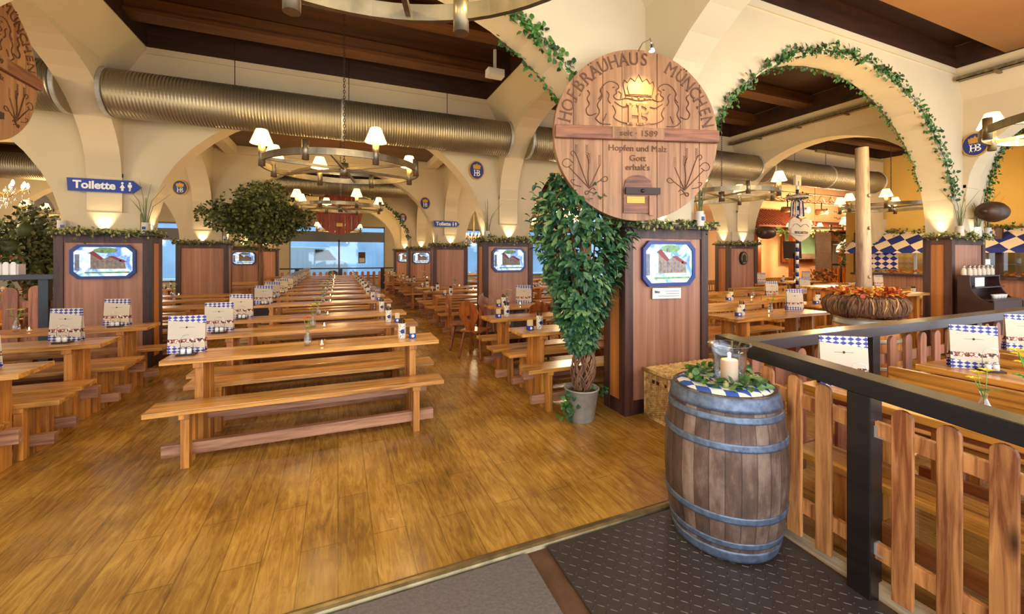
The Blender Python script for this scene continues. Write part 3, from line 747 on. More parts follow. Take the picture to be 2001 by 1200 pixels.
# ------------------------------------------------------------------ tables and benches
LT = 2.22
def make_table():
    t = thing('beer_table', '', 'table')
    mb = MB()
    for k in range(2): mb.box(-LT / 2, LT / 2, -.205 + k * .206, -.001 + k * .206, .732, .77)
    mb.build('tabletop', 'table', t, .004)
    for sx in (-1, 1):
        x = sx * .86; mb = MB()
        mb.box(x - .03, x + .03, -.16, -.035, 0, .69); mb.box(x - .03, x + .03, .035, .16, 0, .69)
        mb.box(x - .026, x + .026, -.036, .036, .36, .69); mb.box(x - .035, x + .035, -.19, .19, .69, .732)
        mb.build('leg', 'table_z', t, .003)
    mb = MB(); mb.box(-1.02, 1.02, -.03, .03, .22, .33); mb.build('stretcher', 'beam', t, .004)
    return t
def make_bench():
    t = thing('beer_bench', '', 'bench')
    mb = MB(); mb.box(-LT / 2, LT / 2, -.13, .13, .412, .45); mb.build('seat', 'table', t, .004)
    for sx in (-1, 1):
        x = sx * .86; mb = MB()
        mb.box(x - .028, x + .028, -.105, -.03, 0, .375); mb.box(x - .028, x + .028, .03, .105, 0, .375)
        mb.box(x - .035, x + .035, -.12, .12, .375, .412)
        mb.build('leg', 'table_z', t, .003)
    mb = MB(); mb.box(-1.03, 1.03, -.028, .028, .07, .16); mb.build('stretcher', 'beam', t, .004)
    return t
TAB = Stock(make_table); BEN = Stock(make_bench)

def make_menu():
    t = thing('menu_card', '', 'menu')
    mb = MB(); mb.prism([(-.03, 0), (-.005, .315), (.0, .315), (-.025, 0)], -.135, .135, 'X'); mb.prism([(.03, 0), (.005, .315), (0, .315), (.025, 0)], -.135, .135, 'X')
    o = mb.build('printed_card', 'menu', t)
    mb = MB()
    mb.box(-.055, .055, -.062, -.0605, .214, .2155); mb.prism(ell(0, .215, .006, .008, 8), -.065, -.06, 'Y')
    o2 = mb.build('title_line', 'ink', t); o2.rotation_euler = (0, 0, 0)
    for v in o2.data.vertices: v.co.y = v.co.y + .06 - .012
    return t
def make_caddy():
    t = thing('condiment_caddy', '', 'caddy')
    mb = MB(); mb.box(-.065, .065, -.04, .04, 0, .014); mb.build('tray', 'iron_dark', t, .002)
    mb = MB(); pts = [(-.045, 0, .01), (-.045, 0, .13), (-.03, 0, .16), (0, 0, .17), (.03, 0, .16), (.045, 0, .13), (.045, 0, .01)]
    mb.tube(pts, .0025, 5); mb.build('wire_handle', 'steel', t)
    for x in (-.022, .022):
        mb = MB(); mb.cyl((x, -.012, .014), .018, .045, 12, 0, .016); j = mb.build('shaker', 'white', t)
        mb = MB(); mb.cyl((x, -.012, .059), .017, .014, 12, 0, .012); mb.build('lid', 'steel', j)
    return t
def make_crock():
    t = thing('cutlery_crock', '', 'crock')
    mb = MB(); mb.lathe([(.036, 0), (.038, .01), (.038, .15), (.034, .155), (.034, .02)], 16); mb.build('crock_body', 'crock', t)
    mb = MB(); mb.prism(ell(0, .075, .02, .022, 14), -.041, -.036, 'Y'); mb.build('round_badge', 'blue_frame', t)
    mb = MB()
    for k in range(7):
        a = k * .9; mb.tube([(.018 * math.cos(a), .018 * math.sin(a), .03), (.026 * math.cos(a), .026 * math.sin(a), .185 + .01 * (k % 3))], .0055, 5)
    mb.build('cutlery_handles', 'iron_dark', t)
    return t
def make_napkins():
    t = thing('napkin_holder', '', 'napkin holder')
    mb = MB(); mb.box(-.032, .032, -.032, .032, 0, .05); mb.box(-.032, .032, .024, .032, .05, .07); b = mb.build('holder_box', 'blue', t, .003)
    mb = MB(); mb.prism(ell(0, .026, .015, .016, 12), -.035, -.032, 'Y'); mb.build('round_emblem', 'white', b)
    mb = MB()
    for k in range(4): mb.box(-.026, .026, -.024 + k * .012, -.015 + k * .012, .01, .118 - .004 * k)
    mb.build('napkin_stack', 'napkin', t)
    return t
def make_vase(pet, seed, sprays=3):
    def f():
        r = random.Random(seed); t = thing('flower_vase', '', 'vase')
        mb = MB(); mb.lathe([(.02, 0), (.03, .01), (.034, .05), (.028, .085), (.013, .12), (.013, .14), (.018, .155)], 16, cap=False); mb.build('glass_vase', 'glass', t)
        mb = MB(); mb.lathe([(.018, .004), (.027, .012), (.03, .05), (.026, .07)], 12); mb.build('water', 'glass', t)
        mb = MB()
        tips = []
        for k in range(sprays):
            a = r.random() * 6.3; e = (.05 * math.cos(a), .05 * math.sin(a), .2 + .07 * r.random()); tips.append(e)
            mb.tube([(0, 0, .02), (0, 0, .12), (e[0] * .5, e[1] * .5, .17), e], .0022, 5)
            mb.leaf((e[0] * .4, e[1] * .4, .16), (math.cos(a + 1), math.sin(a + 1), .6), (0, 0, 1), .06, .02)
        mb.build('stems', 'stem', t)
        mb = MB()
        for e in tips:
            for k in range(7):
                a = k * .9; mb.leaf(e, (math.cos(a), math.sin(a), .5), (0, 0, 1), .035, .018)
        mb.build('blossoms', pet, t)
        return t
    return f
def make_tealight():
    t = thing('tealight', '', 'candle')
    mb = MB(); mb.lathe([(.018, 0), (.026, .006), (.032, .055), (.035, .06)], 14, cap=False); mb.build('glass_cup', 'glass', t)
    mb = MB(); mb.cyl((0, 0, .004), .019, .016, 12); mb.build('wax', 'wax', t)
    mb = MB(); mb.lathe([(.002, .02), (.006, .03), (.004, .042), (.001, .052)], 8); mb.build('flame', 'flame', t)
    return t
MENU, CAD, CROCK, NAP, TEA = Stock(make_menu), Stock(make_caddy), Stock(make_crock), Stock(make_napkins), Stock(make_tealight)
VO, VY, VW = Stock(make_vase('petal_o', 5)), Stock(make_vase('petal_y', 8)), Stock(make_vase('petal_w', 11, 4))
def settings(x0, yc, place, blk, dens, menu_end, kind=0, vase=VW):
    """table-top things; menu_end -1: card at the left end, crock at the right; +1 the reverse"""
    z = .77; xc = x0 + LT / 2
    if menu_end:
        mx = xc + menu_end * (LT / 2 - (.1 if menu_end < 0 else .38)); cx = xc - menu_end * (LT / 2 - .33)
        MENU.put((mx, yc + .11, z), -.09 if menu_end < 0 else -.25, 'tall lozenge printed menu card on the ' + place, 'menu cards in the ' + blk)
        CAD.put((mx + .03, yc - .02, z), -.09, 'wire salt and pepper caddy before the menu on the ' + place, 'caddies in the ' + blk)
    else: cx = x0 + .3
    if dens > 0:
        CROCK.put((cx, yc + .0, z), 0, 'pale cutlery crock with round badge on the ' + place, 'cutlery crocks in the ' + blk)
        NAP.put((cx + (.1 if menu_end <= 0 and menu_end else -.13), yc - .02, z), 0, 'blue napkin holder beside the crock on the ' + place, 'napkin holders in the ' + blk)
    if dens > 1:
        vase.put((xc - .07, yc - .03, z), yc * 3, 'small glass vase with %s flowers on the ' % {VO: 'orange', VY: 'yellow', VW: 'cream'}[vase] + place, 'flower vases in the ' + blk)
        TEA.put((xc + .05, yc - .07, z), 0, 'lit tealight in a glass cup on the ' + place, 'tealights in the ' + blk)
def row(x0, ys, blk, menu_end, j0=0, sit=True, benches=True):
    for i, y in enumerate(ys):
        o = ORD[i + j0]; xc = x0 + LT / 2; yc = y + .205
        jx = R.uniform(-.02, .02)
        TAB.put((xc + jx, yc, 0), R.uniform(-.006, .006), 'long plank table, %s from the front in the %s' % (o, blk), 'beer tables in the ' + blk)
        if benches:
            BEN.put((xc - .03 + R.uniform(-.03, .03), yc - .35, 0), R.uniform(-.006, .006), 'plank bench before the %s table of the %s' % (o, blk), 'beer benches in the ' + blk)
            BEN.put((xc + .03 + R.uniform(-.03, .03), yc + .335, 0), R.uniform(-.006, .006), 'plank bench just behind the %s table of the %s' % (o, blk), 'beer benches in the ' + blk)
        if sit: settings(x0 + jx, yc, '%s table of the %s' % (o, blk), blk, 2, menu_end, 0, VO if i + j0 == 0 else (VY if (i + j0) % 3 == 1 else VW))
row(-1.29, [4.06, 5.15, 6.2, 7.95, 9.1, 10.3, 11.5, 12.7, 13.9, 15.1, 16.3, 17.5, 18.7], 'middle block', -1)
row(-4.27, [4.02, 5.1, 6.07], 'left block', 1)
row(-4.2, [8.15, 9.3, 10.45, 12.8, 13.95, 15.1, 17.5, 18.7], 'left rear block', 0)
row(1.81, [4.0, 5.03], 'block by the ficus', 0)
row(1.88, [8.3, 9.5, 10.75, 12.9, 14.1, 15.3, 17.6, 18.8], 'right rear block', 0)
row(4.7, [8.6, 9.8, 11.0, 13.2, 14.5, 17.6, 19.], 'deep right block', 0)
row(-7.3, [8.6, 9.9, 13.2, 14.6], 'far left block', 0)

# backed benches and broad tables of the right room
def make_backbench():
    t = thing('backed_bench', '', 'bench'); w = 1.0
    mb = MB(); mb.box(-w, w, -.15, .15, .41, .45); mb.build('seat', 'table', t, .004)
    mb = MB(); mb.box(-w, w, .13, .165, .72, .86); mb.build('back_rail', 'table', t, .006)
    mb = MB(); mb.box(-w + .05, w - .05, .135, .16, .52, .55)
    for k in range(19): x = -w + .1 + k * (2 * w - .2) / 18; mb.cyl((x, .148, .54), .011, .19, 6)
    mb.build('spindle_row', 'table_z', t)
    for sx in (-1, 1):
        mb = MB(); mb.box(sx * .85 - .02, sx * .85 + .02, -.12, .12, 0, .41); mb.box(sx * .85 - .03, sx * .85 + .03, .13, .16, 0, .8); mb.build('leg', 'table_z', t, .003)
    return t
def make_widetable():
    t = thing('broad_table', '', 'table'); w = .97
    mb = MB()
    for k in range(2): mb.box(-w, w, -.27 + k * .271, -.001 + k * .271, .73, .77)
    mb.build('tabletop', 'table', t, .004)
    for sx in (-1, 1):
        mb = MB(); x = sx * .68
        mb.box(x - .03, x + .03, -.2, -.03, 0, .73); mb.box(x - .03, x + .03, .03, .2, 0, .73); mb.build('leg', 'table_z', t, .003)
    mb = MB(); mb.box(-.85, .85, -.028, .028, .25, .36); mb.build('stretcher', 'beam', t, .003)
    return t
BB, WT = Stock(make_backbench), Stock(make_widetable)
rr_ = [(5.75, 4.08, 'broad table just behind the garlanded arch', 1), (4.95, 5.25, 'broad table second behind the garlanded arch', 1), (9.4, 6.2, 'broad table left of the signpost foot', 0), (7.4, 5.6, 'central broad table of the right room', 1), (8.3, 4.6, 'broad table behind the twig wreath', 1),
       (11.6, 4.7, 'broad table between wreath and serving hatch', 1), (12.6, 6.3, 'broad table in front of the serving hatch', 1), (11.2, 8.6, 'broad table near the stage signpost', 1), (13.8, 8.9, 'broad table nearest the stage railing', 1)]
for i, (x, y, lab, ds) in enumerate(rr_):
    WT.put((x, y, 0), 0, lab, 'broad tables in the right room')
    BB.put((x - .1, y + .5, 0), 0, 'backed spindle bench behind the ' + lab, 'backed benches in the right room')
    if i != 3: BEN.put((x, y - .43, 0), 0, 'plain bench in front of the ' + lab, 'plain benches in the right room')
    MENU.put((x + .72, y + .1, .77), -.3, 'menu card at the right end of the ' + lab, 'menu cards in the right room')
    CROCK.put((x - .55, y, .77), 0, 'cutlery crock at the left end of the ' + lab, 'cutlery crocks in the right room'); NAP.put((x - .66, y - .03, .77), -.3, 'blue napkin holder on the ' + lab, 'napkin holders in the right room')
    (VO, VW, VY)[i % 3].put((x + .12, y + .05, .77), 1, 'small vase with %s flowers on the ' % ('orange', 'cream', 'yellow')[i % 3] + lab, 'flower vases in the right room')
    TEA.put((x - .02, y - .02, .77), 0, 'lit tealight on the ' + lab, 'tealights in the right room')

# fenced corner: tables and benches run towards the camera
def make_long_table():
    t = thing('plank_table', '', 'table'); mb = MB()
    for k in range(3): mb.box(-.22 + k * .148, -.074 + k * .148, -1.75, 0, .728, .77)
    mb.build('tabletop', 'table_y', t, .003)
    mb = MB(); mb.box(-.18, .18, -1.6, -.1, .69, .728); mb.build('apron', 'beam_y', t)
    for y in (-.3, -1.4):
        mb = MB(); mb.box(-.17, -.03, y - .03, y + .03, 0, .69); mb.box(.03, .17, y - .03, y + .03, 0, .69); mb.build('leg', 'table_z', t, .003)
    mb = MB(); mb.box(-.028, .028, -1.6, -.15, .25, .36); mb.build('stretcher', 'beam_y', t, .003)
    return t
def make_long_bench(back):
    def f():
        t = thing('plank_bench' if not back else 'backed_plank_bench', '', 'bench'); mb = MB()
        mb.box(-.13, .13, -1.75, 0, .412, .45); mb.build('seat', 'table_y', t, .003)
        if back:
            mb = MB(); mb.box(-.165, -.135, -1.75, 0, .70, .85); mb.build('back_rail', 'table_y', t, .006)
            mb = MB(); mb.box(-.16, -.14, -1.7, -.05, .5, .56)
            for k in range(14): mb.box(-.158, -.142, -1.65 + k * .12, -1.61 + k * .12, .56, .7)
            mb.build('slat_row', 'table_z', t)
        for y in (-.25, -1.45):
            mb = MB(); mb.box(-.11, .11, y - .03, y + .03, 0, .412)
            if back: mb.box(-.165, -.13, y - .03, y + .03, 0, .75)
            mb.build('leg', 'table_z', t, .003)
        mb = MB(); mb.box(-.02, .02, -1.6, -.1, .1, .19); mb.build('stretcher', 'beam_y', t, .003)
        return t
    return f
PT, PB, PBB = Stock(make_long_table), Stock(make_long_bench(False)), Stock(make_long_bench(True))
PT.put((3.0, 1.76, 0), 0, 'plank table right behind the near picket fence', 'plank tables in the fenced corner')
PT.put((4.29, 1.72, 0), 0, 'plank table between the two backed benches of the fenced corner', 'plank tables in the fenced corner')
PT.put((5.6, 1.7, 0), 0, 'plank table at the right edge in the fenced corner', 'plank tables in the fenced corner')
PB.put((2.64, 1.64, 0), 0, 'plain plank bench closest to the near picket fence', 'plank benches in the fenced corner')
PBB.put((3.61, 1.6, 0), 0, 'backed plank bench right of the nearest fenced table', 'plank benches in the fenced corner')
PBB.put((4.87, 1.7, 0), 0, 'second backed plank bench at the right edge', 'plank benches in the fenced corner')
for (x, y, a, n) in ((2.98, 1.62, -.6, 'nearest'), (4.33, 1.5, -.75, 'second'), (5.55, 1.6, -.7, 'third')):
    MENU.put((x, y, .77), a, 'menu card on the %s table of the fenced corner' % n, 'menu cards in the fenced corner')
    CAD.put((x - .02, y - .1, .77), a, 'salt and pepper caddy on the %s table of the fenced corner' % n, 'caddies in the fenced corner')
VY.put((3.62, 1.12, .45), .5, 'glass vase with yellow daffodils by the near backed bench', None).scale = (1.3, 1.3, 1.3)
for o in COL.objects:
    if o.get('label') == 'glass vase with yellow daffodils by the near backed bench': o.location = (3.15, .86, .77)
VY.put((2.95, .98, .77), 2.2, 'second small yellow flower vase on the nearest fenced table')
TEA.put((2.98, .72, .77), 0, 'lit tealight at the near end of the nearest fenced table')
mb = MB()
mb.prism([(2.86, .66), (3.12, .7), (3.1, 1.14), (2.84, 1.08)], .7705, .7715, 'Z'); tag(mb.build('paper_sheet', 'paper'), 'thin paper sheet lying on the nearest fenced table', 'paper')

# round back chairs round the barrel table
def make_chair():
    t = thing('farmhouse_chair', '', 'chair')
    mb = MB(); mb.prism([(-.2, -.18), (.2, -.18), (.17, .19), (-.17, .19)], .42, .45, 'Z'); mb.build('seat', 'chair', t, .006)
    # back board with shoulders and a heart shaped hole, leaning back
    half = [(.07, 0), (.09, .1), (.15, .2), (.17, .28), (.15, .34), (.155, .38), (.12, .42), (.07, .44), (.03, .47), (0, .475)]
    O = half + [(-x, z) for x, z in half[::-1][1:]]
    n = len(O); cz = .2
    hole = []
    for i in range(n):
        x, z = O[i]; a = math.atan2(z - cz, x); r = .035 * (1 + .3 * abs(math.sin(a)) if z > cz else 1); hole.append((r * math.cos(a), cz + r * math.sin(a)))
    mb = MB(); T = Matrix.Translation((0, .17, .45)) @ Matrix.Rotation(-.2, 4, 'X')
    for i in range(n):
        j = (i + 1) % n; mb.prism([O[i], O[j], hole[j], hole[i]], -.012, .012, 'Y', 0, T)
    mb.build('back_board', 'chair', t)
    for sx in (-1, 1):
        for sy in (-1, 1):
            mb = MB(); p0 = Vector((sx * .13, sy * .12, .42)); p1 = Vector((sx * .19, sy * .19, 0)); K = 14
            mb.tube([p0.lerp(p1, k / K) for k in range(K + 1)], [.011 + .006 * abs(math.sin(k * 1.35)) + .004 * (k > 2) for k in range(K + 1)], 8); mb.build('leg', 'chair', t)
    return t
CH_ = Stock(make_chair)
for x, y, a, lab in ((2.0, 6.25, 2.36, 'closest to the aisle with its back to it'), (2.8, 5.85, PI, 'seen from behind in front of the table'), (1.98, 6.95, 1.25, 'at the far left of the table'), (2.62, 7.22, .1, 'behind the table before the pillar'), (3.5, 6.7, -1.45, 'at the right end of the table')):
    CH_.put((x, y, 0), a if 'behind in' not in lab else PI, 'brown farmhouse chair with rounded back ' + lab, 'farmhouse chairs round the barrel table')
t = thing('barrel_table', 'octagonal wooden table on a dark barrel among the farmhouse chairs', 'table', (2.75, 6.5, 0))
mb = MB(); mb.prism(ell(0, 0, .5, .46, 8, PI / 8), .735, .77, 'Z'); mb.build('tabletop', 'table', t, .004)
mb = MB(); mb.lathe([(.2, 0), (.25, .2), (.27, .36), (.25, .55), (.2, .735)], 26, smooth=False); mb.build('barrel_base', 'brown', t)
MENU.put((3.0, 6.6, .77), -.3, 'menu card on the octagonal barrel table'); CROCK.put((2.5, 6.3, .77), 0, 'cutlery crock on the octagonal barrel table')
NAP.put((2.42, 6.32, .77), 0, 'napkin holder on the octagonal barrel table'); VW.put((2.7, 6.6, .77), 0, 'vase with cream flowers on the octagonal barrel table'); TEA.put((2.82, 6.35, .77), 0, 'lit tealight on the octagonal barrel table')

# ------------------------------------------------------------------ fences
def picket_poly(c, w, z0, z1):
    r = w / 2; return [(c - r, z0), (c + r, z0)] + [(c + r * math.cos(a), z1 - r + r * math.sin(a)) for a in [PI * k / 8 for k in range(9)]]
f = thing('picket_fence', 'black railed picket fence running along the ramp beside the barrel', 'fence', (2.38, 1.0, 0))
def FZ(y): return .07 * (y + 1.0 - 1.25)                 # follows the ramp
def slopebox(mb, x0, x1, y0, y1, z0, z1):
    mb.box(x0, x1, y0, y1, z0, z1)
    k = len(mb.v) - 8
    for i in range(k, k + 8): v = mb.v[i]; mb.v[i] = (v[0], v[1], v[2] + FZ(v[1]))
mb = MB(); slopebox(mb, -.06, .07, -1.9, 1.02, .935, 1.02); mb.build('top_rail', 'black', f, .004)
for yc in (.2, -1.2):
    mb = MB(); mb.box(-.05, .05, yc - .05, yc + .05, -.12, .935 + FZ(yc)); mb.build('post', 'post' if 0 else 'black', f, .004)
for z in (.74, .16):
    mb = MB(); slopebox(mb, -.012, .018, -1.9, 1.0, z, z + .075); mb.build('cross_rail', 'picket', f, .002)
for y in (1.52, 1.37, 1.68, 1.84, 1.04, .885, .73, .575, .42, .265):
    mb = MB(); dz = FZ(y - 1.0); mb.prism(picket_poly(y - 1.0, .078, .03 + dz, .915 + dz), -.032, -.012, 'X'); mb.build('picket', 'picket', f, .003)
mb = MB()
for z in (.72, .16): mb.box(-.02, .02, .142, .15, z + .02, z + .07); mb.box(-.02, .02, .115, .15, z + .015, z + .02)
mb.build('metal_bracket', 'zinc', f)
f = thing('picket_fence', 'dark railed picket fence crossing behind the fenced corner tables', 'fence', (2.38, 1.98, 0))
mb = MB(); mb.box(-.02, 5.6, -.06, .07, .95, 1.03); mb.build('top_rail', 'black_x', f, .004)
for x in (.0, 1.62, 3.34, 4.9):
    mb = MB(); mb.box(x - .05, x + .05, -.05, .05, 0, .95); mb.build('post', 'black', f, .004)
for z in (.7, .15):
    mb = MB(); mb.box(.05, 5.5, -.01, .02, z, z + .08); mb.build('cross_rail', 'picket_far', f, .002)
x = .25
while x < 5.5:
    if min(abs(x - p) for p in (1.62, 3.34, 4.9)) > .11:
        mb = MB(); mb.prism(picket_poly(x, .1, .05, .93), -.035, -.01, 'Y'); mb.build('picket', 'picket_far', f, .003)
    x += .235
# tall slab fence left of the first pillar
f = thing('slab_fence', 'tall rustic slab fence left of the toilet sign pillar', 'fence', (-3.55, 7.65, 0))
mb = MB(); mb.box(-3.6, 0, -.09, .09, 1.28, 1.35); mb.build('top_rail', 'black_x', f, .004)
for x in (-.12, -1.8, -3.5): mb = MB(); mb.box(x - .05, x + .05, -.05, .05, 0, 1.28); mb.build('post', 'black', f)
for z in (.9, .45): mb = MB(); mb.box(-3.6, 0, .0, .03, z, z + .09); mb.build('cross_rail', 'picket_far', f)
for k in range(14):
    mb = MB(); mb.prism(picket_poly(-.2 - k * .25, .15, .2, 1.2 - .02 * (k % 2)), -.035, 0, 'Y'); mb.build('slab', 'picket_far', f, .004)
b = thing('flower_box', 'white slatted flower box on the rail left of the toilet sign pillar', 'planter', (-4.3, 7.65, 1.35))
mb = MB(); mb.box(-.4, .4, -.07, .07, 0, .14)
for k in range(11): mb.prism(picket_poly(-.36 + k * .072, .05, 0, .17), -.09, -.07, 'Y')
mb.build('box', 'white', b)
mb = MB(); r = random.Random(3)
for k in range(260): p = (r.uniform(-.38, .38), r.uniform(-.08, .08), .14 + r.random() * .14); mb.leaf(p, (r.gauss(0, 1), r.gauss(0, 1), r.gauss(.3, 1)), (0, -.5, 1), .05, .04, r.choice((0, 1, 0, 2)))
mb.build('plants', ['ivy1', 'ivy2', 'aut2'], b)
# picket fence before the far windows
f = thing('picket_fence', 'far picket fence with a thin dark rail before the street windows', 'fence', (0, 21.0, 0))
mb = MB(); mb.box(-2.4, 2.5, -.05, .05, .98, 1.04); mb.build('top_rail', 'black_x', f)
for x in (-1.7, .1, 2.0): mb = MB(); mb.box(x - .09, x + .09, -.05, .05, 0, .98); mb.build('post', 'black', f)
mb = MB(); mb.box(-2.4, 2.5, -.01, .02, .6, .68); mb.build('cross_rail', 'picket_far', f)
for k in range(19):
    mb = MB(); mb.prism(picket_poly(-2.3 + k * .26, .13, .05, .86), -.035, -.01, 'Y'); mb.build('picket', 'picket_far', f)

# ------------------------------------------------------------------ the big barrel with the candle
BX, BY = 2.09, 1.76; BZ = rz_(BY) + .008
def barrel_r(t, r0, r1): return r0 + (r1 - r0) * (1 - (2 * t - 1) ** 2) ** .9
def make_barrel(name, label, loc, H, r0, r1, hoops, hw, mats=('stave', 'hoop')):
    t = thing(name, label, 'barrel', loc); mb = MB(); n = 26 * 4; K = 20; vs = []; fs = []
    for j in range(K + 1):
        tt = j / K
        for i in range(n):
            a = 2 * PI * i / n; g = -.0022 if i % 4 == 0 else 0
            rr = barrel_r(tt, r0, r1) + g; vs.append((rr * math.cos(a), rr * math.sin(a), tt * H))
    for j in range(K):
        for i in range(n): fs.append((j * n + i, j * n + (i + 1) % n, (j + 1) * n + (i + 1) % n, (j + 1) * n + i))
    mb.add(vs, fs, 0, True)
    # chime and recessed head
    mb.lathe([(r0, H), (r0 - .018, H), (r0 - .02, H - .03), (.01, H - .03)], 52, (0, 0, 0), 0, False, None, False)
    mb.build('staves', mats[0], t)
    for f0, f1 in hoops:
        mb = MB(); pr_ = []
        for k in range(5): q = f0 + (f1 - f0) * k / 4; pr_.append((barrel_r(q, r0, r1) + .005, q * H))
        pr_ = [(pr_[0][0] - .006, pr_[0][1])] + pr_ + [(pr_[-1][0] - .006, pr_[-1][1])]
        mb.lathe(pr_, 72, (0, 0, 0), 0, True, None, False)
        for k in range(2): mb.lathe([(.007, 0), (.005, .004), (.001, .006)], 8, (0, 0, 0), 0, True, Matrix.Rotation(2.2 + k * .09, 4, 'Z') @ Matrix.Translation((barrel_r((f0 + f1) / 2, r0, r1) + .004, 0, (f0 + f1) / 2 * H)) @ Matrix.Rotation(PI / 2, 4, 'Y'))
        mb.build('hoop', mats[1], t)
    return t
HB_ = .862
make_barrel('oak_barrel', 'old oak barrel with zinc hoops standing on the rubber mat', (BX, BY, BZ), HB_, .272, .325, [(.0, .07), (.095, .135), (.255, .3), (.69, .735), (.85, .89), (.91, .995)], .04)
mb = MB(); mb.lathe([(.262, HB_ - .008), (.23, HB_ + .012), (.12, HB_ + .016), (.01, HB_ + .016)], 48, (0, 0, 0), 0, True, None, False)
mb.lathe([(.262, HB_ - .03), (.262, HB_ - .008)], 48, cap=False)
tag(mb.build('table_cloth', 'cloth', None, 0, (BX, BY, BZ)), 'round blue and white lozenge cloth covering the barrel head', 'cloth')
ZT = BZ + HB_ + .018
r = random.Random(5); mb = MB()
for k in range(150):
    a = r.random() * 2 * PI; rad = r.gauss(.17, .026); p = (rad * math.cos(a), rad * math.sin(a), r.random() * .035)
    if k % 9 == 0: mb.lathe([(.006, -.02), (.017, -.008), (.014, .01), (.003, .02)], 7, (p[0], p[1], .02), 2, True)
    else: mb.leaf(p, (r.gauss(0, 1), r.gauss(0, 1), r.gauss(.25, .4)), (r.gauss(0, .4), r.gauss(0, .4), 1), .05, .044, r.choice((0, 1, 0, 3)))
pts = [(.17 * math.cos(a) + .01 * math.sin(5 * a), .175 * math.sin(a), .012 + .008 * math.sin(7 * a)) for a in [2 * PI * i / 40 for i in range(40)]]
mb.tube(pts, .004, 5, 1, True)
tag(mb.build('ivy_wreath', ['ivy1', 'ivy2', 'hop', 'leaf3'], None, 0, (BX, BY, ZT)), 'loose ivy and hop wreath lying around the hurricane glass', 'wreath')
GX, GY = BX - .03, BY - .065
mb = MB(); mb.lathe([(.02, .004), (.062, .004), (.078, .02), (.084, .06), (.086, .13), (.094, .19), (.112, .222), (.115, .226), (.109, .222), (.091, .188), (.082, .13), (.08, .06), (.07, .018), (.02, .01)], 48, cap=False)
g = mb.build('hurricane_glass', 'glass', None, 0, (GX, GY, ZT)); tag(g, 'flared hurricane glass holding the lit pillar candle', 'candle holder')
c = thing('pillar_candle', 'thick ivory pillar candle burning inside the hurricane glass', 'candle', (GX, GY, ZT + .012))
mb = MB(); mb.lathe([(.044, 0), (.045, .005), (.045, .118), (.043, .124), (.036, .118), (.01, .112)], 32); mb.build('wax_body', 'wax', c)
mb = MB(); mb.lathe([(.035, .1185), (.01, .1165), (.002, .1165)], 24, cap=False); mb.build('melted_pool', 'wax_top', c)
mb = MB(); mb.cyl((0, 0, .112), .0012, .016, 6); mb.build('wick', 'ink', c)
mb = MB(); mb.lathe([(.001, .122), (.007, .132), (.008, .14), (.005, .152), (.001, .165)], 12); mb.build('flame', 'flame', c)

# log pole, barrel and twig wreath
WX, WY = 6.05, 3.05
make_barrel('oak_barrel', 'light barrel with white hoops carrying the twig wreath', (WX, WY, 0), .84, .29, .35, [(.0, .07), (.3, .35), (.68, .73), (.9, .99)], .04, ('table_z', 'zinc'))
mb = MB(); mb.tube([(0, 0, 0), (-.02, 0, 1.0), (-.05, 0, 2.1)], [.085, .075, .066], 16)
for z in (.5, 1.1, 1.5): mb.lathe([(.005, 0), (.025, .004), (.01, .014)], 8, (0, 0, 0), 0, True, Matrix.Translation((-.03 - .01 * z, -.072, z)) @ Matrix.Rotation(PI / 2, 4, 'X'))
tag(mb.build('log_pole', 'log', None, 0, (WX, WY, .842)), 'tall peeled log pole rising from the twig wreath', 'pole')
mb = MB(); r = random.Random(9)
for k in range(150):
    a = 2 * PI * k / 150; T = Matrix.Rotation(a, 4, 'Z') @ Matrix.Translation((.3, 0, .14)) @ Matrix.Rotation(r.gauss(0, .18), 4, 'X') @ Matrix.Rotation(r.gauss(0, .25), 4, 'Z')
    rr = .125 + r.gauss(0, .006)
    mb.tube([(rr * 1.0 * math.cos(t), r.gauss(0, .003), rr * math.sin(t)) for t in [2 * PI * i / 12 for i in range(12)]], .0085, 5, r.choice((0, 0, 0, 0, 0, 1)), True, T)
mb.lathe([(.17, .14), (.2, .05), (.3, .015), (.4, .05), (.42, .14), (.38, .24), (.3, .26), (.2, .22), (.17, .14)], 32, cap=False)
w = mb.build('twig_wreath', ['twig', 'wicker'], None, 0, (WX, WY, .846)); tag(w, 'thick brown twig wreath around the foot of the log pole', 'wreath')
mb = MB()
for k in range(330):
    a = r.random() * 2 * PI; rad = r.gauss(.26, .09); mb.leaf((rad * math.cos(a), rad * math.sin(a), .25 + r.random() * .09), (r.gauss(0, 1), r.gauss(0, 1), r.gauss(.5, .6)), (r.gauss(0, .6), r.gauss(-.4, .6), 1), .07, .055, r.choice((0, 1, 2, 0, 2)))
for k in range(60): mb.leaf((.4 + r.gauss(0, .03), -.15 + r.gauss(0, .05), .05 + r.gauss(0, .1)), (r.gauss(0, 1), r.gauss(0, 1), r.gauss(-.5, .6)), (1, 0, .5), .06, .045, r.choice((0, 1, 1)))
tag(mb.build('autumn_leaves', ['aut1', 'aut2', 'aut3'], None, 0, (WX, WY, .846)), 'orange autumn leaf decoration lying on the twig wreath', 'leaf decoration')

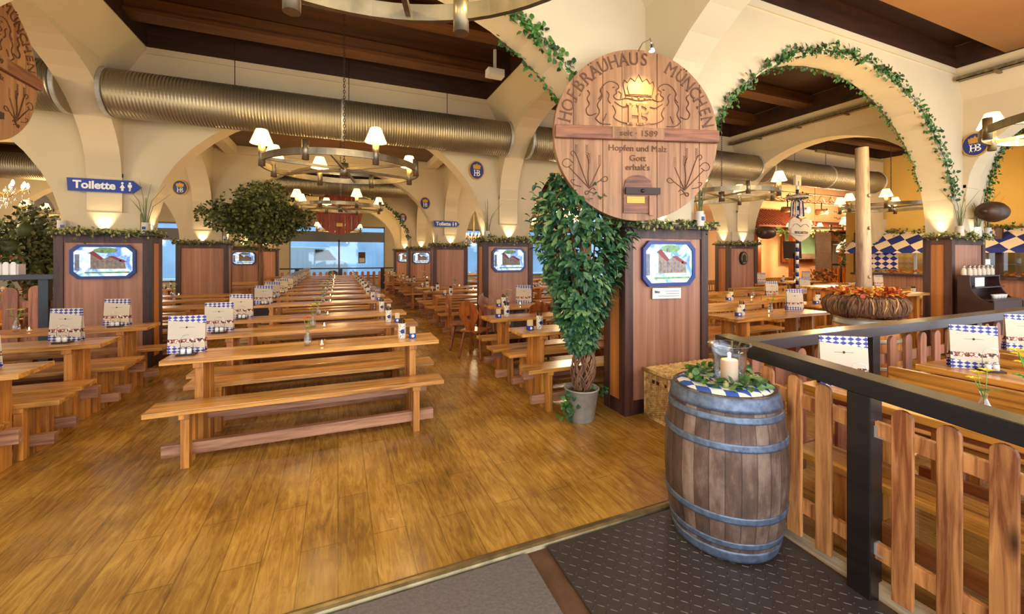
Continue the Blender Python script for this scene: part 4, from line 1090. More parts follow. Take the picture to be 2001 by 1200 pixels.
# ------------------------------------------------------------------ wicker basket
BKX, BKY = 3.27, 3.13; W, D, H = .445, .16, .465
t = thing('wicker_basket', 'lidded wicker basket at the foot of the near timber pillar', 'basket', (BKX, BKY, 0))
mb = MB(); r = random.Random(2)
mb.box(-W + .012, W - .012, -D + .012, D - .012, .01, H - .02, 1)
def weave_side(mb, p0, p1, z0, z1, nrm, n_up, rows, holes=True):
    p0 = Vector(p0); p1 = Vector(p1); nrm = Vector(nrm); ln = (p1 - p0).length
    for i in range(n_up + 1):
        q = p0.lerp(p1, i / n_up); mb.tube([q + Vector((0, 0, z0)), q + Vector((0, 0, z1))], .005, 5)
    for j in range(rows):
        z = z0 + (z1 - z0) * (j + .5) / rows
        pts = []
        K = n_up * 4
        for i in range(K + 1):
            q = p0.lerp(p1, i / K); s_ = math.cos(PI * i / 4 + PI * (j % 2)); pts.append(q + nrm * (.0055 * s_ + r.gauss(0, .0006)) + Vector((0, 0, z + r.gauss(0, .0008))))
        mb.tube(pts, (z1 - z0) / rows * .47, 4, 0)
weave_side(mb, (-W, -D, 0), (W, -D, 0), .01, H, (0, 1, 0), 30, 44)
weave_side(mb, (-W, -D, 0), (-W, D, 0), .01, H, (1, 0, 0), 11, 44)
for sx in (-1, 1):
    for sy in (-1, 1): mb.tube([(sx * W, sy * D, 0), (sx * W, sy * D, H)], .011, 8)
for k in range(3): mb.tube([(-W, -D - .004, .008 + k * .012), (W, -D - .004, .008 + k * .012)], .008, 6); mb.tube([(-W - .004, -D, .008 + k * .012), (-W - .004, D, .008 + k * .012)], .008, 6)
mb.build('basket_body', ['wicker', 'brownstrip'], t)
mb = MB()
for sx in (-.03, .03): mb.box(-W - .012, -W + .004, sx - .016, sx + .016, H - .1, H - .07)
mb.box(-W - .008, -W + .004, -D + .02, -D + .045, H - .1, H - .07)
mb.build('handle_holes', 'brown', t)
mb = MB()
nx, ny = 56, 24
for j in range(ny):
    y = -D - .02 + (2 * D + .04) * (j + .5) / ny; pts = [(-W - .02 + (2 * W + .04) * i / nx, y + r.gauss(0, .0006), H + .014 + .004 * math.cos(PI * i / 2 + PI * (j % 2))) for i in range(nx + 1)]
    mb.tube(pts, .0075, 4)
for c_ in (((-W - .02, -D - .02), (W + .02, -D - .02)), ((-W - .02, -D - .02), (-W - .02, D + .02)), ((W + .02, -D - .02), (W + .02, D + .02))):
    for k in range(2): mb.tube([(c_[0][0], c_[0][1], H + .004 + k * .014), (c_[1][0], c_[1][1], H + .004 + k * .014)], .01, 6)
mb.box(-W, W, -D, D, H, H + .012, 0)
mb.build('lid', 'wicker', t)

# paper sign under the near picture
mb = MB(); mb.box(-.19, .19, -.004, 0, -.055, .055); o = mb.build('paper_notice', 'paper', None, 0, (3.16, 3.35 - .001, 1.21)); o.rotation_euler = (0, .02, 0)
tag(o, 'small white printed notice below the picture on the near pillar', 'notice')
mb = MB(); word(mb, 'Bitte', -.13, .015, .035, -.005); 
for k, (a, b_) in enumerate(((-.03, .16), (-.01, .165), (-.12, .165))): mb.box(a, b_, -.0055, -.004, .02 - k * .025, .024 - k * .025)
mb.build('lettering', 'ink', o)

# ------------------------------------------------------------------ carved cask heads
def stroke(mb, pts, r, y=-.0, m=0, closed=False): mb.tube([(x, y, z) for x, z in pts], r, 5, m, closed, None, .6)
def smooth(pts, n=3):
    for _ in range(n):
        q = [pts[0]]
        for a, b in zip(pts, pts[1:]): q += [(a[0] * .75 + b[0] * .25, a[1] * .75 + b[1] * .25), (a[0] * .25 + b[0] * .75, a[1] * .25 + b[1] * .75)]
        pts = q + [pts[-1]]
    return pts
LION = [[(.05, .06), (.1, .14), (.06, .22), (.12, .3), (.1, .4), (.14, .46), (.2, .5), (.27, .47), (.29, .42), (.25, .4), (.27, .36), (.22, .33), (.26, .28), (.34, .3), (.36, .34)],
        [(.24, .26), (.32, .2), (.37, .22)], [(.22, .22), (.26, .14), (.22, .08), (.3, .03), (.37, .02)], [(.05, .06), (.1, .0), (.2, -.0)], [(.16, .12), (.13, .04)],
        [(.06, .12), (-.02, .08), (-.05, .16), (0, .22), (-.04, .28), (.0, .34), (-.03, .38)], [(.13, .44), (.09, .38), (.12, .34), (.08, .28)], [(.22, .42), (.24, .43)], [(.16, .38), (.19, .34), (.17, .28), (.2, .24)], [(.3, .3), (.31, .36), (.28, .38)]]
BOUQ = [[(0, 0), (.02, .16), (.0, .3), (.03, .4)], [(0, 0), (.07, .16), (.12, .3), (.16, .4)], [(0, 0), (.14, .14), (.26, .26)], [(0, 0), (-.07, .15), (-.13, .28)], [(0, 0), (-.14, .1), (-.2, .16), (-.24, .12), (-.2, .08), (-.14, .1)],
        [(-.06, -.06), (.06, -.02), (.04, -.1), (-.04, .02), (-.08, -.02)], [(.2, .3), (.26, .36), (.32, .34), (.34, .28), (.28, .24), (.22, .28)], [(.16, .4), (.2, .46), (.24, .42), (.2, .38)], [(.1, .02), (.2, .04), (.24, .1), (.18, .1)]]
def ears(mb, s, cx, cz, sgn, m):
    for bx, bz in ((.03, .4), (.16, .4), (-.13, .28), (.0, .3)):
        for k in range(6):
            for q in (-1, 1): stroke(mb, [(cx + sgn * s * (bx), cz + s * (bz + k * .022)), (cx + sgn * s * (bx + q * .018), cz + s * (bz + .02 + k * .022))], .0022, -.03, m)
def cask_head(label, loc, rz, R_, full=True, mats=('disc', 'disc_bar')):
    t = thing('carved_cask_head', label, 'cask head', loc, rz, 'carved cask heads')
    edges = [-1., -.77, -.42, -.19, .24, .53, .77, 1.]
    mb = MB()
    for i, (a, b) in enumerate(zip(edges, edges[1:])):
        a_, b_ = a * R_ + .0028, b * R_ - .0028; K = 14; top = []; bot = []
        for k in range(K + 1):
            x = a_ + (b_ - a_) * k / K; z = math.sqrt(max(0, R_ * R_ - x * x)); top.append((x, z)); bot.append((x, -z))
        poly = bot + top[::-1]
        P = []
        for p in poly:
            if not P or (abs(p[0] - P[-1][0]) + abs(p[1] - P[-1][1])) > 1e-4: P.append(p)
        if abs(P[0][0] - P[-1][0]) + abs(P[0][1] - P[-1][1]) < 1e-4: P.pop()
        y_ = -.03 + (.003 if i % 2 else 0)
        mb.prism(P, y_, .04, 'Y')
    mb.build('planks', mats[0], t)
    mb = MB(); mb.box(-R_ * .99, R_ * .99, -.075, -.028, -.055, .06); bar = mb.build('crossbar', mats[1], t, .006)
    mb = MB(); mb.box(-R_ * .33, R_ * .3, -.08, -.07, -.05, .055); mb.build('carved_plaque', mats[0], bar)
    if not full: return t
    y = -.031; mb = MB(); k = R_ / .79
    txt = 'HOFBRÄUHAUS  MÜNCHEN'; n = len(txt); wid = {'I': .5, 'M': 1.25, ' ': .8, 'O': 1.1}
    tot = sum(wid.get(c, 1) for c in txt); a = PI - .14; span = PI - .28; acc = 0
    for c in txt:
        w_ = wid.get(c, 1); th = a - span * (acc + w_ / 2) / tot; acc += w_
        if c == ' ': continue
        rr = R_ * .885; word(mb, c, rr * math.cos(th), rr * math.sin(th), .165 * k, y, 0, .0, .2, .85, th - PI / 2)
        base = R_ * .82                                         # slab serifs on the baseline
        for q in (-.035, .035):
            if c in 'HFRAÄMNUÜ' and not (c in 'UÜ'): 
                T = Matrix.Translation((base * math.cos(th), y, base * math.sin(th))) @ Matrix.Rotation(-(th - PI / 2), 4, 'Y')
                mb.box(q * k - .014, q * k + .014, -.004, .004, -.004, .003, 0, T)
    word(mb, 'seit · 1589', -.01, .0, .075 * k, -.082, 0, .0, .2, 1.15)
    word(mb, 'Hopfen und Malz', 0, -.125 * k, .078 * k, y, 0, 0, .2, 1.05)
    word(mb, 'Gott', 0, -.215 * k, .078 * k, y, 0, 0, .2, 1.05)
    word(mb, 'erhalt\'s', 0, -.3 * k, .078 * k, y, 0, 0, .2, 1.05)
    mb.build('carved_lettering', 'carve', t)
    mb = MB()
    cp = crown_poly(0.01, .36 * k, .3 * k, .2 * k); stroke(mb, cp, .006, y, 0, True)
    for q in (-.42, .42): pass
    mb.prism(crown_poly(.01, .375 * k, .22 * k, .13 * k), y - .006, y, 'Y', 1)
    for i in range(5): mb.lathe([(.001, 0), (.012, .006), (.012, .014), (.001, .02)], 8, (.01 - .12 * k + i * .06 * k, y, .33 * k), 1)
    stroke(mb, smooth([(-.11 * k, .34 * k), (0.01, .315 * k), (.13 * k, .34 * k)]), .008, y, 0)
    stroke(mb, [(-.11 * k, .37 * k), (.01, .35 * k), (.13 * k, .37 * k)], .005, y, 0)
    hb(mb, .01, .09 * k, .2 * k, y - .012, y, 1)
    for sgn in (-1, 1):
        for pl in LION: stroke(mb, smooth([(sgn * (.46 - p[0] * .95) * k + .01, (.09 + p[1] * .8) * k) for p in pl], 2), .0075, y)
        cx, cz = sgn * .46 * k, -.5 * k
        for pl in BOUQ: stroke(mb, smooth([(cx + sgn * (-1) * p[0] * -.75 * k, cz + p[1] * .75 * k) for p in pl], 2), .006, y)
        ears(mb, .75 * k, cx, cz, sgn, 0)
    mb.build('carved_emblem', ['carve', 'disc'], t)
    mb = MB()                                                  # manhole door with iron bar
    O = [(-.14, -.72), (.14, -.72), (.14, -.5), (.12, -.42), (.06, -.38), (0, -.37), (-.06, -.38), (-.12, -.42), (-.14, -.5)]
    mb.prism([(x * k, z * k) for x, z in O], -.045, -.028, 'Y', 0); d = mb.build('hatch', 'disc_bar', t)
    mb = MB(); mb.box(-.13 * k, .2 * k, -.075, -.05, -.55 * k, -.49 * k); mb.lathe([(.02, 0), (.016, .012), (.004, .016)], 10, (0, 0, 0), 0, True, Matrix.Translation((.03, -.074, -.52 * k)) @ Matrix.Rotation(PI / 2, 4, 'X')); mb.build('iron_bar', 'iron_dark', d)
    mb = MB(); mb.box(-.11 * k, .06 * k, -.05, -.046, -.63 * k, -.57 * k); mb.build('small_plate', 'gold', d)
    mb = MB(); mb.box(.1 * k, .14 * k, -.06, -.045, -.74 * k, -.56 * k); mb.build('wooden_peg', 'disc', d)
    return t
cask_head('big carved wooden cask head mounted on the near timber pillar', (2.56, 3.1, 2.715), -math.radians(16), .79)
cask_head('carved wooden cask head cut off by the left picture edge', (-2.76, 4.87, 3.28), PI / 2, .7)
t = cask_head('reddish round cask head hanging deep in the middle bay', (.05, 15.9, 3.12), 0, .76, False, ('red_oak', 'red_oak'))
for x in (-.3, .3):
    mb = MB(); mb.cyl((x, 0, .68), .01, TOP - 3.12 - .68, 6); mb.build('hanging_rod', 'iron_dark', t)
mb = MB(); mb.box(-.1, .1, -.036, -.03, -.48, -.36); mb.build('small_plate', 'gold', t)
# brackets from the big head to the column
mb = MB(); mb.box(2.8, 2.9, 3.18, 3.36, 2.3, 2.36); mb.box(2.75, 2.85, 3.2, 3.36, 3.1, 3.16)
struct(mb.build('trim_bracket', 'iron_dark'))
# clip spotlight over the big head
s_ = thing('clip_spotlight', 'small bright clip spotlight at the top of the carved cask head', 'spotlight', (2.53, 2.88, 3.45))
mb = MB(); mb.tube([(0, .16, .02), (0, .1, .07), (0, .0, .06), (0, -.02, 0)], .006, 6); mb.build('curved_arm', 'steel', s_)
mb = MB(); mb.lathe([(.015, 0), (.022, -.03), (.028, -.06)], 12, (0, -.02, 0)); mb.build('lamp_head', 'steel', s_)
mb = MB(); mb.lathe([(.024, -.061), (.012, -.066)], 12, (0, -.02, 0)); mb.build('lens', 'spot', s_)

# ------------------------------------------------------------------ signs
def hb_sign(x, y, z, s, label):
    t = thing('oval_sign', label, 'sign', (x, y, z), 0, 'oval brewery signs')
    mb = MB(); mb.prism(ell(0, 0, .16 * s, .19 * s, 32), -.03, .0, 'Y'); mb.build('gold_rim', 'gold', t)
    mb = MB(); mb.prism(ell(0, 0, .14 * s, .17 * s, 32), -.034, -.03, 'Y'); mb.build('blue_field', 'blue_frame', t)
    mb = MB(); mb.prism(crown_poly(0, .02 * s, .16 * s, .12 * s), -.038, -.034, 'Y'); mb.build('crown', 'gold', t)
    mb = MB(); hb(mb, 0.005, -.115 * s, .12 * s, -.038, -.034, 0); mb.build('letters', 'white', t)
hb_sign(2.42, 7.5, 3.22, .95, 'round blue crown emblem sign above the pillar behind the farmhouse chairs')
hb_sign(2.32, 12.0, 3.12, .95, 'blue crown emblem sign left of the small toilet arrow')
hb_sign(2.36, 16.7, 3.1, .95, 'smallest blue crown emblem sign deep in the hall')
hb_sign(9.355, 3.2, 3.37, 1.0, 'blue crown emblem sign beside the right edge chandelier')
for o in COL.objects:
    if o.get('label') == 'blue crown emblem sign beside the right edge chandelier': o.rotation_euler = (0, 0, -PI / 2)
hb_sign(-3.42, 12.0, 3.2, .95, 'blue crown emblem sign left of the round crowned tree')
def toilet_sign(x, y, z, s, label):
    t = thing('arrow_sign', label, 'sign', (x, y, z), 0)
    mb = MB(); mb.prism([(-.37 * s, -.085 * s), (.3 * s, -.085 * s), (.39 * s, 0), (.3 * s, .085 * s), (-.38 * s, .085 * s)], -.03, 0, 'Y'); mb.build('arrow_board', 'blue', t)
    mb = MB(); word(mb, 'Toilette', -.1 * s, -.002, .142 * s, -.032, 0, .035, .1, .95); mb.build('lettering', 'white', t)
    mb = MB()
    for q, d in ((.19, 1), (.27, 0)):
        mb.prism(ell(q * s, .045 * s, .014 * s, .016 * s, 10), -.034, -.03, 'Y')
        if d: mb.prism([((q - .03) * s, -.02 * s), ((q + .03) * s, -.02 * s), (q * s, .035 * s)], -.034, -.03, 'Y'); mb.box((q - .012) * s, (q + .012) * s, -.034, -.03, -.06 * s, -.02 * s)
        else: mb.box((q - .022) * s, (q + .022) * s, -.034, -.03, -.01 * s, .028 * s); mb.box((q - .01) * s, (q + .01) * s, -.034, -.03, -.06 * s, -.01 * s)
    mb.build('figure_symbols', 'white', t)
toilet_sign(-2.96, 7.44, 2.565, 1.02, 'large blue Toilette arrow sign on the left column')
toilet_sign(2.93, 11.9, 2.53, 1.0, 'small blue Toilette arrow sign on the distant column')

# ------------------------------------------------------------------ chandeliers
def make_chandelier():
    t = thing('wheel_chandelier', '', 'chandelier'); RR = .88
    mb = MB(); n = 64
    mb.lathe([(RR - .012, -.035), (RR + .012, -.035), (RR + .012, .035), (RR - .012, .035), (RR - .012, -.035)], n, cap=False, smooth=False); mb.build('ring', 'iron', t)
    for k in range(3):
        a = k * PI / 3 + .35; mb = MB(); mb.T = Matrix.Rotation(a, 4, 'Z')
        mb.box(-RR, RR, -.011, .011, -.02, .012); mb.build('spoke', 'iron', t)
    mb = MB(); mb.cyl((0, 0, -.1), .05, .17, 16); mb.build('hub', 'iron', t)
    mb = MB()
    zz = .07
    while zz < 2.0:
        mb.tube([(.011 * math.cos(q) if int(zz * 1000) // 35 % 2 else 0, 0 if int(zz * 1000) // 35 % 2 else .011 * math.cos(q), zz + .022 * math.sin(q)) for q in [2 * PI * i / 8 for i in range(8)]], .004, 4, 0, True); zz += .035
    mb.build('chain', 'iron_dark', t)
    for k in range(8):
        a = math.radians(20 + 45 * k); x, y = RR * math.cos(a), RR * math.sin(a)
        mb = MB(); mb.cyl((x, y, -.09), .034, .2 if k % 2 else .24, 14); lt = mb.build('lamp_tube', 'iron', t)
        if k % 2 == 0 or k == 3:
            z = .15
            mb = MB(); mb.lathe([(.112, z), (.055, z + .15)], 20, (x, y, 0), cap=False); mb.build('lamp_shade', 'shade', lt)
    return t
CHN = Stock(make_chandelier)
SP = []
CHS = [(.03, 1.0, 'wheel chandelier cut off by the top picture edge'), (.07, 5.45, 'wheel chandelier hanging before the wide silver duct'), (.05, 9.8, 'wheel chandelier hanging before the red cask head'),
       (.05, 18.7, 'farthest wheel chandelier before the street windows'),
       (6.25, 5.3, 'wheel chandelier just right of the carved cask head'), (6.15, 1.15, 'wheel chandelier cut off by the right picture edge'), (11.1, 5.1, 'wheel chandelier right of the log pole'),
       (6.2, 14.2, 'wheel chandelier deep in the right bays'), (-6.2, 5.4, 'wheel chandelier outside left of the near bays'), (-6.2, 14.2, 'wheel chandelier behind the left pillars'), (17.5, 10.5, 'wheel chandelier near the stage')]
for i, (x, y, lab) in enumerate(CHS):
    if x == -6.2 and y < 6: SP.append((x, y)); continue
    CHN.put((x, y, 2.66 if i != 5 else 2.78), {0: -.12, 5: 1.1}.get(i, 0), lab, 'wheel chandeliers'); SP.append((x, y))
def make_crystal():
    t = thing('crystal_chandelier', '', 'chandelier'); r = random.Random(4)
    mb = MB(); mb.cyl((0, 0, -.3), .015, 2.1, 8); mb.build('stem', 'gold', t)
    for k in range(12):
        a = k * PI / 6; mb = MB(); mb.tube([(0, 0, -.2), (.2 * math.cos(a), .2 * math.sin(a), -.28), (.38 * math.cos(a), .38 * math.sin(a), -.12)], .008, 6); m_ = mb.build('arm', 'gold', t)
        mb = MB(); mb.lathe([(.006, -.13), (.022, -.09), (.018, -.05), (.001, -.02)], 8, (.38 * math.cos(a), .38 * math.sin(a), 0)); mb.build('bulb', 'bulb', m_)
    mb = MB()
    for k in range(170):
        a = r.random() * 6.283; rad = r.choice((.15, .25, .4)); z = -.15 - r.random() * (.5 - rad * .6)
        mb.lathe([(.002, -.025), (.013, 0), (.002, .016)], 5, (rad * math.cos(a), rad * math.sin(a), z), 0, False)
    mb.build('crystal_drops', 'pend', t)['kind'] = 'stuff'
    return t
M['pend'] = plain('cut_crystal', (.95, .9, .82), .08, .5)
CR = Stock(make_crystal)
for x, y, z, lab in ((-5.55, 10.2, 2.95, 'crystal chandelier at the left picture edge'), (6.2, 10.4, 2.98, 'crystal chandelier glittering behind the ficus crown'), (6.2, 19.6, 2.75, 'small crystal chandelier beside the distant arrow sign')):
    CR.put((x, y, z), 0, lab, 'crystal chandeliers')

# ------------------------------------------------------------------ greenery
def garland(pts, n, label, name='ivy_garland', ls=.062, spread=.035, mats=('ivy1', 'ivy2'), seed=1, nrm=(0, -1, 0)):
    r = random.Random(seed); mb = MB(); P = [Vector(p) for p in pts]
    d = [0]
    for a, b in zip(P, P[1:]): d.append(d[-1] + (b - a).length)
    def at(s):
        for i in range(len(P) - 1):
            if s <= d[i + 1]: return P[i].lerp(P[i + 1], (s - d[i]) / max(1e-6, d[i + 1] - d[i]))
        return P[-1]
    st = [at(d[-1] * i / 60) + Vector((r.gauss(0, .01), 0, r.gauss(0, .01))) for i in range(61)]
    mb.tube(st, .004, 5, 1)
    nv = Vector(nrm)
    for k in range(n):
        s = r.random() * d[-1]
        if r.random() > .55 + .45 * math.sin(s * 5.3 + seed): 
            if r.random() < .6: continue
        p = at(s) + Vector((r.gauss(0, spread), r.gauss(0, spread), r.gauss(0, spread))) 
        mb.leaf(p, (r.gauss(0, 1), r.gauss(0, .5), r.gauss(-.2, 1)), nv + Vector((r.gauss(0, .4), r.gauss(0, .4), r.gauss(.2, .4))), ls * r.uniform(.7, 1.2), ls * .8, r.choice((0, 0, 1)))
    return tag(mb.build(name, list(mats)), label, 'garland')
A = arch_pts(XC[2] + CH, XC[3] - CH, Z0, CROWN[2], 40)
garland([(x, 3.33, z + .05) for x, z in A[3:38]], 1250, 'ivy garland along the front edge of the big arch right of the cask head', seed=3)
garland([(x, 3.35 + TH, z - .02) for x, z in A[8:37]], 480, 'thinner ivy garland on the rear edge of the big right arch', seed=5, ls=.05, spread=.025)
A = arch_pts(XC[1] + CH, XC[2] - CH, Z0, CROWN[1], 40)
garland([(x, 3.33, z + .04) for x, z in A[27:38]], 420, 'ivy garland running down the arch left of the cask head', seed=7)
garland([(x, 3.35 + TH, z - .02) for x, z in A[27:37]], 120, 'sparse ivy garland on the rear edge of the arch left of the cask head', seed=8, ls=.05, spread=.02)
garland([(x, 16.68, z + .04) for x, z in A[2:39]], 700, 'leaf garland on the arch around the red cask head', seed=9, ls=.08)
A = arch_pts(XC[3] + CH, XC[4] - CH, Z0, CROWN[3], 40)
garland([(x, 3.33, z + .04) for x, z in A[1:14]], 500, 'ivy garland on the arch at the right picture edge', seed=10)
A = arch_pts(XC[0] + CH, XC[1] - CH, Z0, CROWN[0], 40)
garland([(x, 11.98, z + .04) for x, z in A[2:16]], 420, 'ivy garland on the arch behind the left crystal chandelier', seed=12, ls=.08)

# ficus in the zinc bucket
FX, FY = 2.2, 3.47
p = thing('zinc_bucket', 'grey zinc bucket holding the leafy ficus', 'bucket', (FX, FY, 0))
mb = MB(); mb.lathe([(.115, 0), (.12, .01), (.165, .3), (.172, .305), (.172, .315), (.16, .315), (.15, .27)], 40, cap=False)
mb.lathe([(.115, 0), (.01, .001)], 40, cap=False); mb.build('bucket_body', 'zinc', p)
mb = MB(); mb.lathe([(.152, .27), (.08, .285), (.01, .28)], 24, cap=False); mb.build('soil', 'soil', p)
t = thing('potted_ficus', 'tall leafy green ficus with twisted stems left of the near pillar', 'plant', (FX, FY, .27))
r = random.Random(21); mb = MB()
for k in range(46):
    a0 = 2 * PI * k / 46; tw = r.uniform(.6, 1.6) * r.choice((-1, 1)); pts = []
    for j in range(15):
        q = j / 14; rad = .03 + .085 * math.sin(PI * min(1, q * 1.15 + .08)) ** .8 + r.gauss(0, .004); a = a0 + tw * q * 2.2
        pts.append((rad * math.cos(a) + .045 * q, rad * math.sin(a), q * .62))
    mb.tube(pts, .0075, 5)
for k in range(9):
    a = r.random() * 6.3; e = (.28 * math.cos(a) + .02, .2 * math.sin(a), 1.35 + r.random() * .5); mb.tube([(.045, 0, .55), (.05 + e[0] * .3, e[1] * .3, .9), e], [.016, .012, .006], 6)
mb.tube([(.05, 0, .55), (.02, 0, 1.0), (.0, 0, 1.6)], [.035, .028, .015], 8)
mb.build('twisted_stems', 'twig', t)
mb = MB(); cnt = 0
while cnt < 3400:
    z = r.uniform(.42, 2.1)
    # widening crown, fullest near two thirds up
    q = (z - .42) / 1.68
    w = .08 + .44 * min(1, q * 1.5) ** .8
    if q > .8: w *= 1 - (q - .8) * 1.7
    a = r.random() * 2 * PI; rad = w * math.sqrt(r.uniform(.18, 1)); x = rad * math.cos(a) + .05 * q; y = rad * math.sin(a) * .62
    bump = math.sin(a * 3 + z * 5) * math.sin(z * 9 + a) 
    if bump < -.45 and rad > w * .6: continue
    if y > .2: continue
    cnt += 1
    out = Vector((x, y, 0)).normalized()
    d = Vector((out.x * .7 + r.gauss(0, .5), out.y * .7 + r.gauss(0, .4), r.gauss(-.6, .5)))
    mb.leaf((x, y, z), d, out + Vector((0, -.3, .7)), r.uniform(.07, .115), .05, r.choice((0, 0, 1, 1, 2)), .12)
for k in range(130):                                           # stray twigs at the top left and top right
    s_ = r.choice(((-.42, .0, 1.9), (-.5, 0, 1.75), (.25, -.1, 2.05), (-.1, -.05, 2.1), (.22, -.1, 1.95)))
    mb.leaf((s_[0] + r.gauss(0, .07), s_[1] + r.gauss(0, .05), s_[2] + r.gauss(0, .08)), (r.gauss(0, 1), r.gauss(-.3, .5), r.gauss(0, .6)), (0, -.5, .8), .08, .045, r.choice((0, 1, 2)))
mb.build('foliage', ['leaf1', 'leaf2', 'leaf3'], t)
mb = MB()
for k in range(70):
    s_ = r.choice((-1, 1)); x = s_ * (.14 + r.random() * .08); mb.leaf((x, -.05 + r.gauss(0, .05), .06 - (r.random() * (.28 if s_ < 0 else .1))), (r.gauss(s_ * .5, .6), r.gauss(-.5, .5), r.gauss(-.3, .6)), (s_, -.6, .5), .055, .05, r.choice((0, 1)))
mb.build('trailing_ivy', ['ivy1', 'leaf2'], t)
# a string of small bright lights at the ficus top is part of the crystal chandelier behind it

def bushy(name, label, loc, rx, ry, rz2, zc, n, ls, trunk, seed, mats=('tree1', 'tree2')):
    r = random.Random(seed); t = thing(name, label, 'tree', loc)
    mb = MB(); mb.tube([(0, 0, .0), (.03, 0, zc * .4), (-.02, 0, zc)], [trunk, trunk * .8, trunk * .6], 10)
    for k in range(7):
        a = k * .9; mb.tube([(0, 0, zc - rz2 * .9), (rx * .6 * math.cos(a), ry * .6 * math.sin(a), zc + r.uniform(-.2, .3) * rz2)], [trunk * .45, trunk * .15], 6)
    mb.build('trunk', 'twig', t)
    mb = MB()
    lumps = [(r.gauss(0, .4) * rx, r.gauss(0, .4) * ry, zc + r.gauss(0, .36) * rz2, r.uniform(.36, .52)) for _ in range(36)]
    for k in range(n):
        l = r.choice(lumps); u = Vector((r.gauss(0, 1), r.gauss(0, 1), r.gauss(0, 1))).normalized()
        p_ = Vector((l[0], l[1], l[2])) + Vector((u.x * rx, u.y * ry, u.z * rz2)) * l[3] * r.uniform(.75, 1.05)
        mb.leaf(p_, u + Vector((r.gauss(0, .6), r.gauss(0, .6), r.gauss(0, .6))), u, ls * r.uniform(.7, 1.2), ls * .7, r.choice((0, 1)))
    for l in lumps: mb.lathe([(.01, -.4), (.3, -.25), (.4, 0), (.3, .25), (.01, .4)], 10, (0, 0, 0), 1, True, Matrix.Translation(l[:3]) @ Matrix.Diagonal((rx * l[3], ry * l[3], rz2 * l[3], 1)))
    mb.build('foliage', list(mats), t)
    return t
bushy('indoor_tree', 'round crowned dark olive tree standing in the middle aisle', (-1.65, 11.7, .5), 1.0, .8, .72, 2.02, 9000, .085, .07, 31)
for o in COL.objects:
    if o.name.startswith('indoor_tree'): o.location.x = -1.75
mb = MB(); mb.box(-.22, .22, -.22, .22, 0, .5); o = mb.build('black_planter', 'brown', None, .01, (-1.65, 11.7, 0)); tag(o, 'dark square planter holding the round crowned tree', 'planter')
bushy('indoor_tree', 'yellow green bushy tree left of the toilet sign pillar', (-5.0, 9.9, .0), .6, .5, .8, 1.7, 2600, .085, .06, 33, ('hopleaf', 'tree2'))
# mugs with grasses on the pillar tops
def make_mug(sprig):
    def f():
        t = thing('stoneware_mug' + ('_with_reeds' if sprig else ''), '', 'mug')
        mb = MB(); mb.lathe([(.045, 0), (.048, .01), (.043, .15), (.045, .16), (.038, .16), (.036, .03)], 18); mb.build('mug_body', 'mug', t)
        mb = MB(); mb.tube([(.04, 0, .13), (.085, 0, .13), (.09, 0, .06), (.042, 0, .035)], .008, 6); mb.build('handle', 'mug', t)
        mb = MB(); mb.box(-.02, .02, -.05, -.044, .06, .1); mb.build('blue_mark', 'blue_frame', t)
        if sprig:
            r = random.Random(sprig); mb = MB()
            for k in range(9):
                a = r.random() * 6.3; l = r.uniform(.3, .7); b = r.uniform(.05, .3)
                mb.tube([(0, 0, .05), (b * .3 * math.cos(a), b * .3 * math.sin(a), .1 + l * .6), (b * math.cos(a), b * math.sin(a), .1 + l)], [.005, .004, .0015], 4)
            mb.build('reeds', 'grass', t)
        return t
    return f
MG, MR = Stock(make_mug(0)), Stock(make_mug(5))
for x, y, k, lab in ((-3.4, 7.42, 0, 'stoneware mug at the left corner of the toilet sign pillar'), (-2.52, 7.42, 1, 'stoneware mug with reeds at the right corner of the toilet sign pillar'), (3.53, 3.27, 1, 'mug with reeds on the right corner of the near pillar'),
                     (9.08, 3.28, 1, 'mug with reeds at the left corner of the pillar behind the condiment station'), (9.62, 3.27, 1, 'mug with reeds in front of the column by the right emblem sign'), (10.05, 3.3, 1, 'mug with reeds below the dark round kettle'),
                     (2.62, 7.42, 1, 'mug with reeds at the left corner of the pillar behind the chairs'), (-2.52, 11.92, 0, 'stoneware mug on the plain pillar left of the tree'), (3.5, 11.9, 0, 'stoneware mug on the plain pillar below the small arrow sign')):
    (MR if k else MG).put((x, y, 1.912), R.uniform(-1, 1), lab, 'stoneware mugs on the pillar tops')

# ------------------------------------------------------------------ condiment station and kettle on the right
t = thing('condiment_station', 'dark brown curved condiment station before the right timber pillar', 'station', (8.95, 3.27, 0))
prof = [(0, 0), (0, 1.3), (-.14, 1.3)] + [(-.14 - .26 * (1 - math.cos(a)), 1.3 - .08 - .32 * math.sin(a)) for a in [PI / 2 * k / 8 for k in range(9)]] + [(-.4, 0)]
for x in (0, .98): mb = MB(); mb.prism(prof, x, x + .03, 'X'); mb.build('side_panel', 'brown', t, .003)
for z, d in ((1.27, .14), (1.1, .2), (.92, .38), (.5, .38)): mb = MB(); mb.box(.03, .98, -d, 0, z, z + .02); mb.build('shelf', 'brown', t)
mb = MB(); mb.box(.03, .98, -.01, 0, 0, 1.28); mb.build('back_panel', 'brown', t)
mb = MB(); mb.box(.03, .98, -.39, -.37, 0, .92); mb.build('front_panel', 'brown', t)
r = random.Random(8)
def make_bottle():
    t = thing('condiment_bottle', '', 'bottle')
    mb = MB(); mb.lathe([(.03, 0), (.032, .01), (.031, .09), (.018, .115), (.014, .13)], 14); mb.build('bottle_body', 'mug', t)
    mb = MB(); mb.lathe([(.017, .13), (.017, .15), (.006, .165)], 12); mb.build('cap', 'steel', t)
    return t
BOT = Stock(make_bottle)
for k in range(12): BOT.put((9.02 + k * .073, 3.27 - .05 - .04 * (k % 2), 1.29), 0, 'white condiment bottle, %s from the left on the station top' % ORD[k], 'condiment bottles on the station')
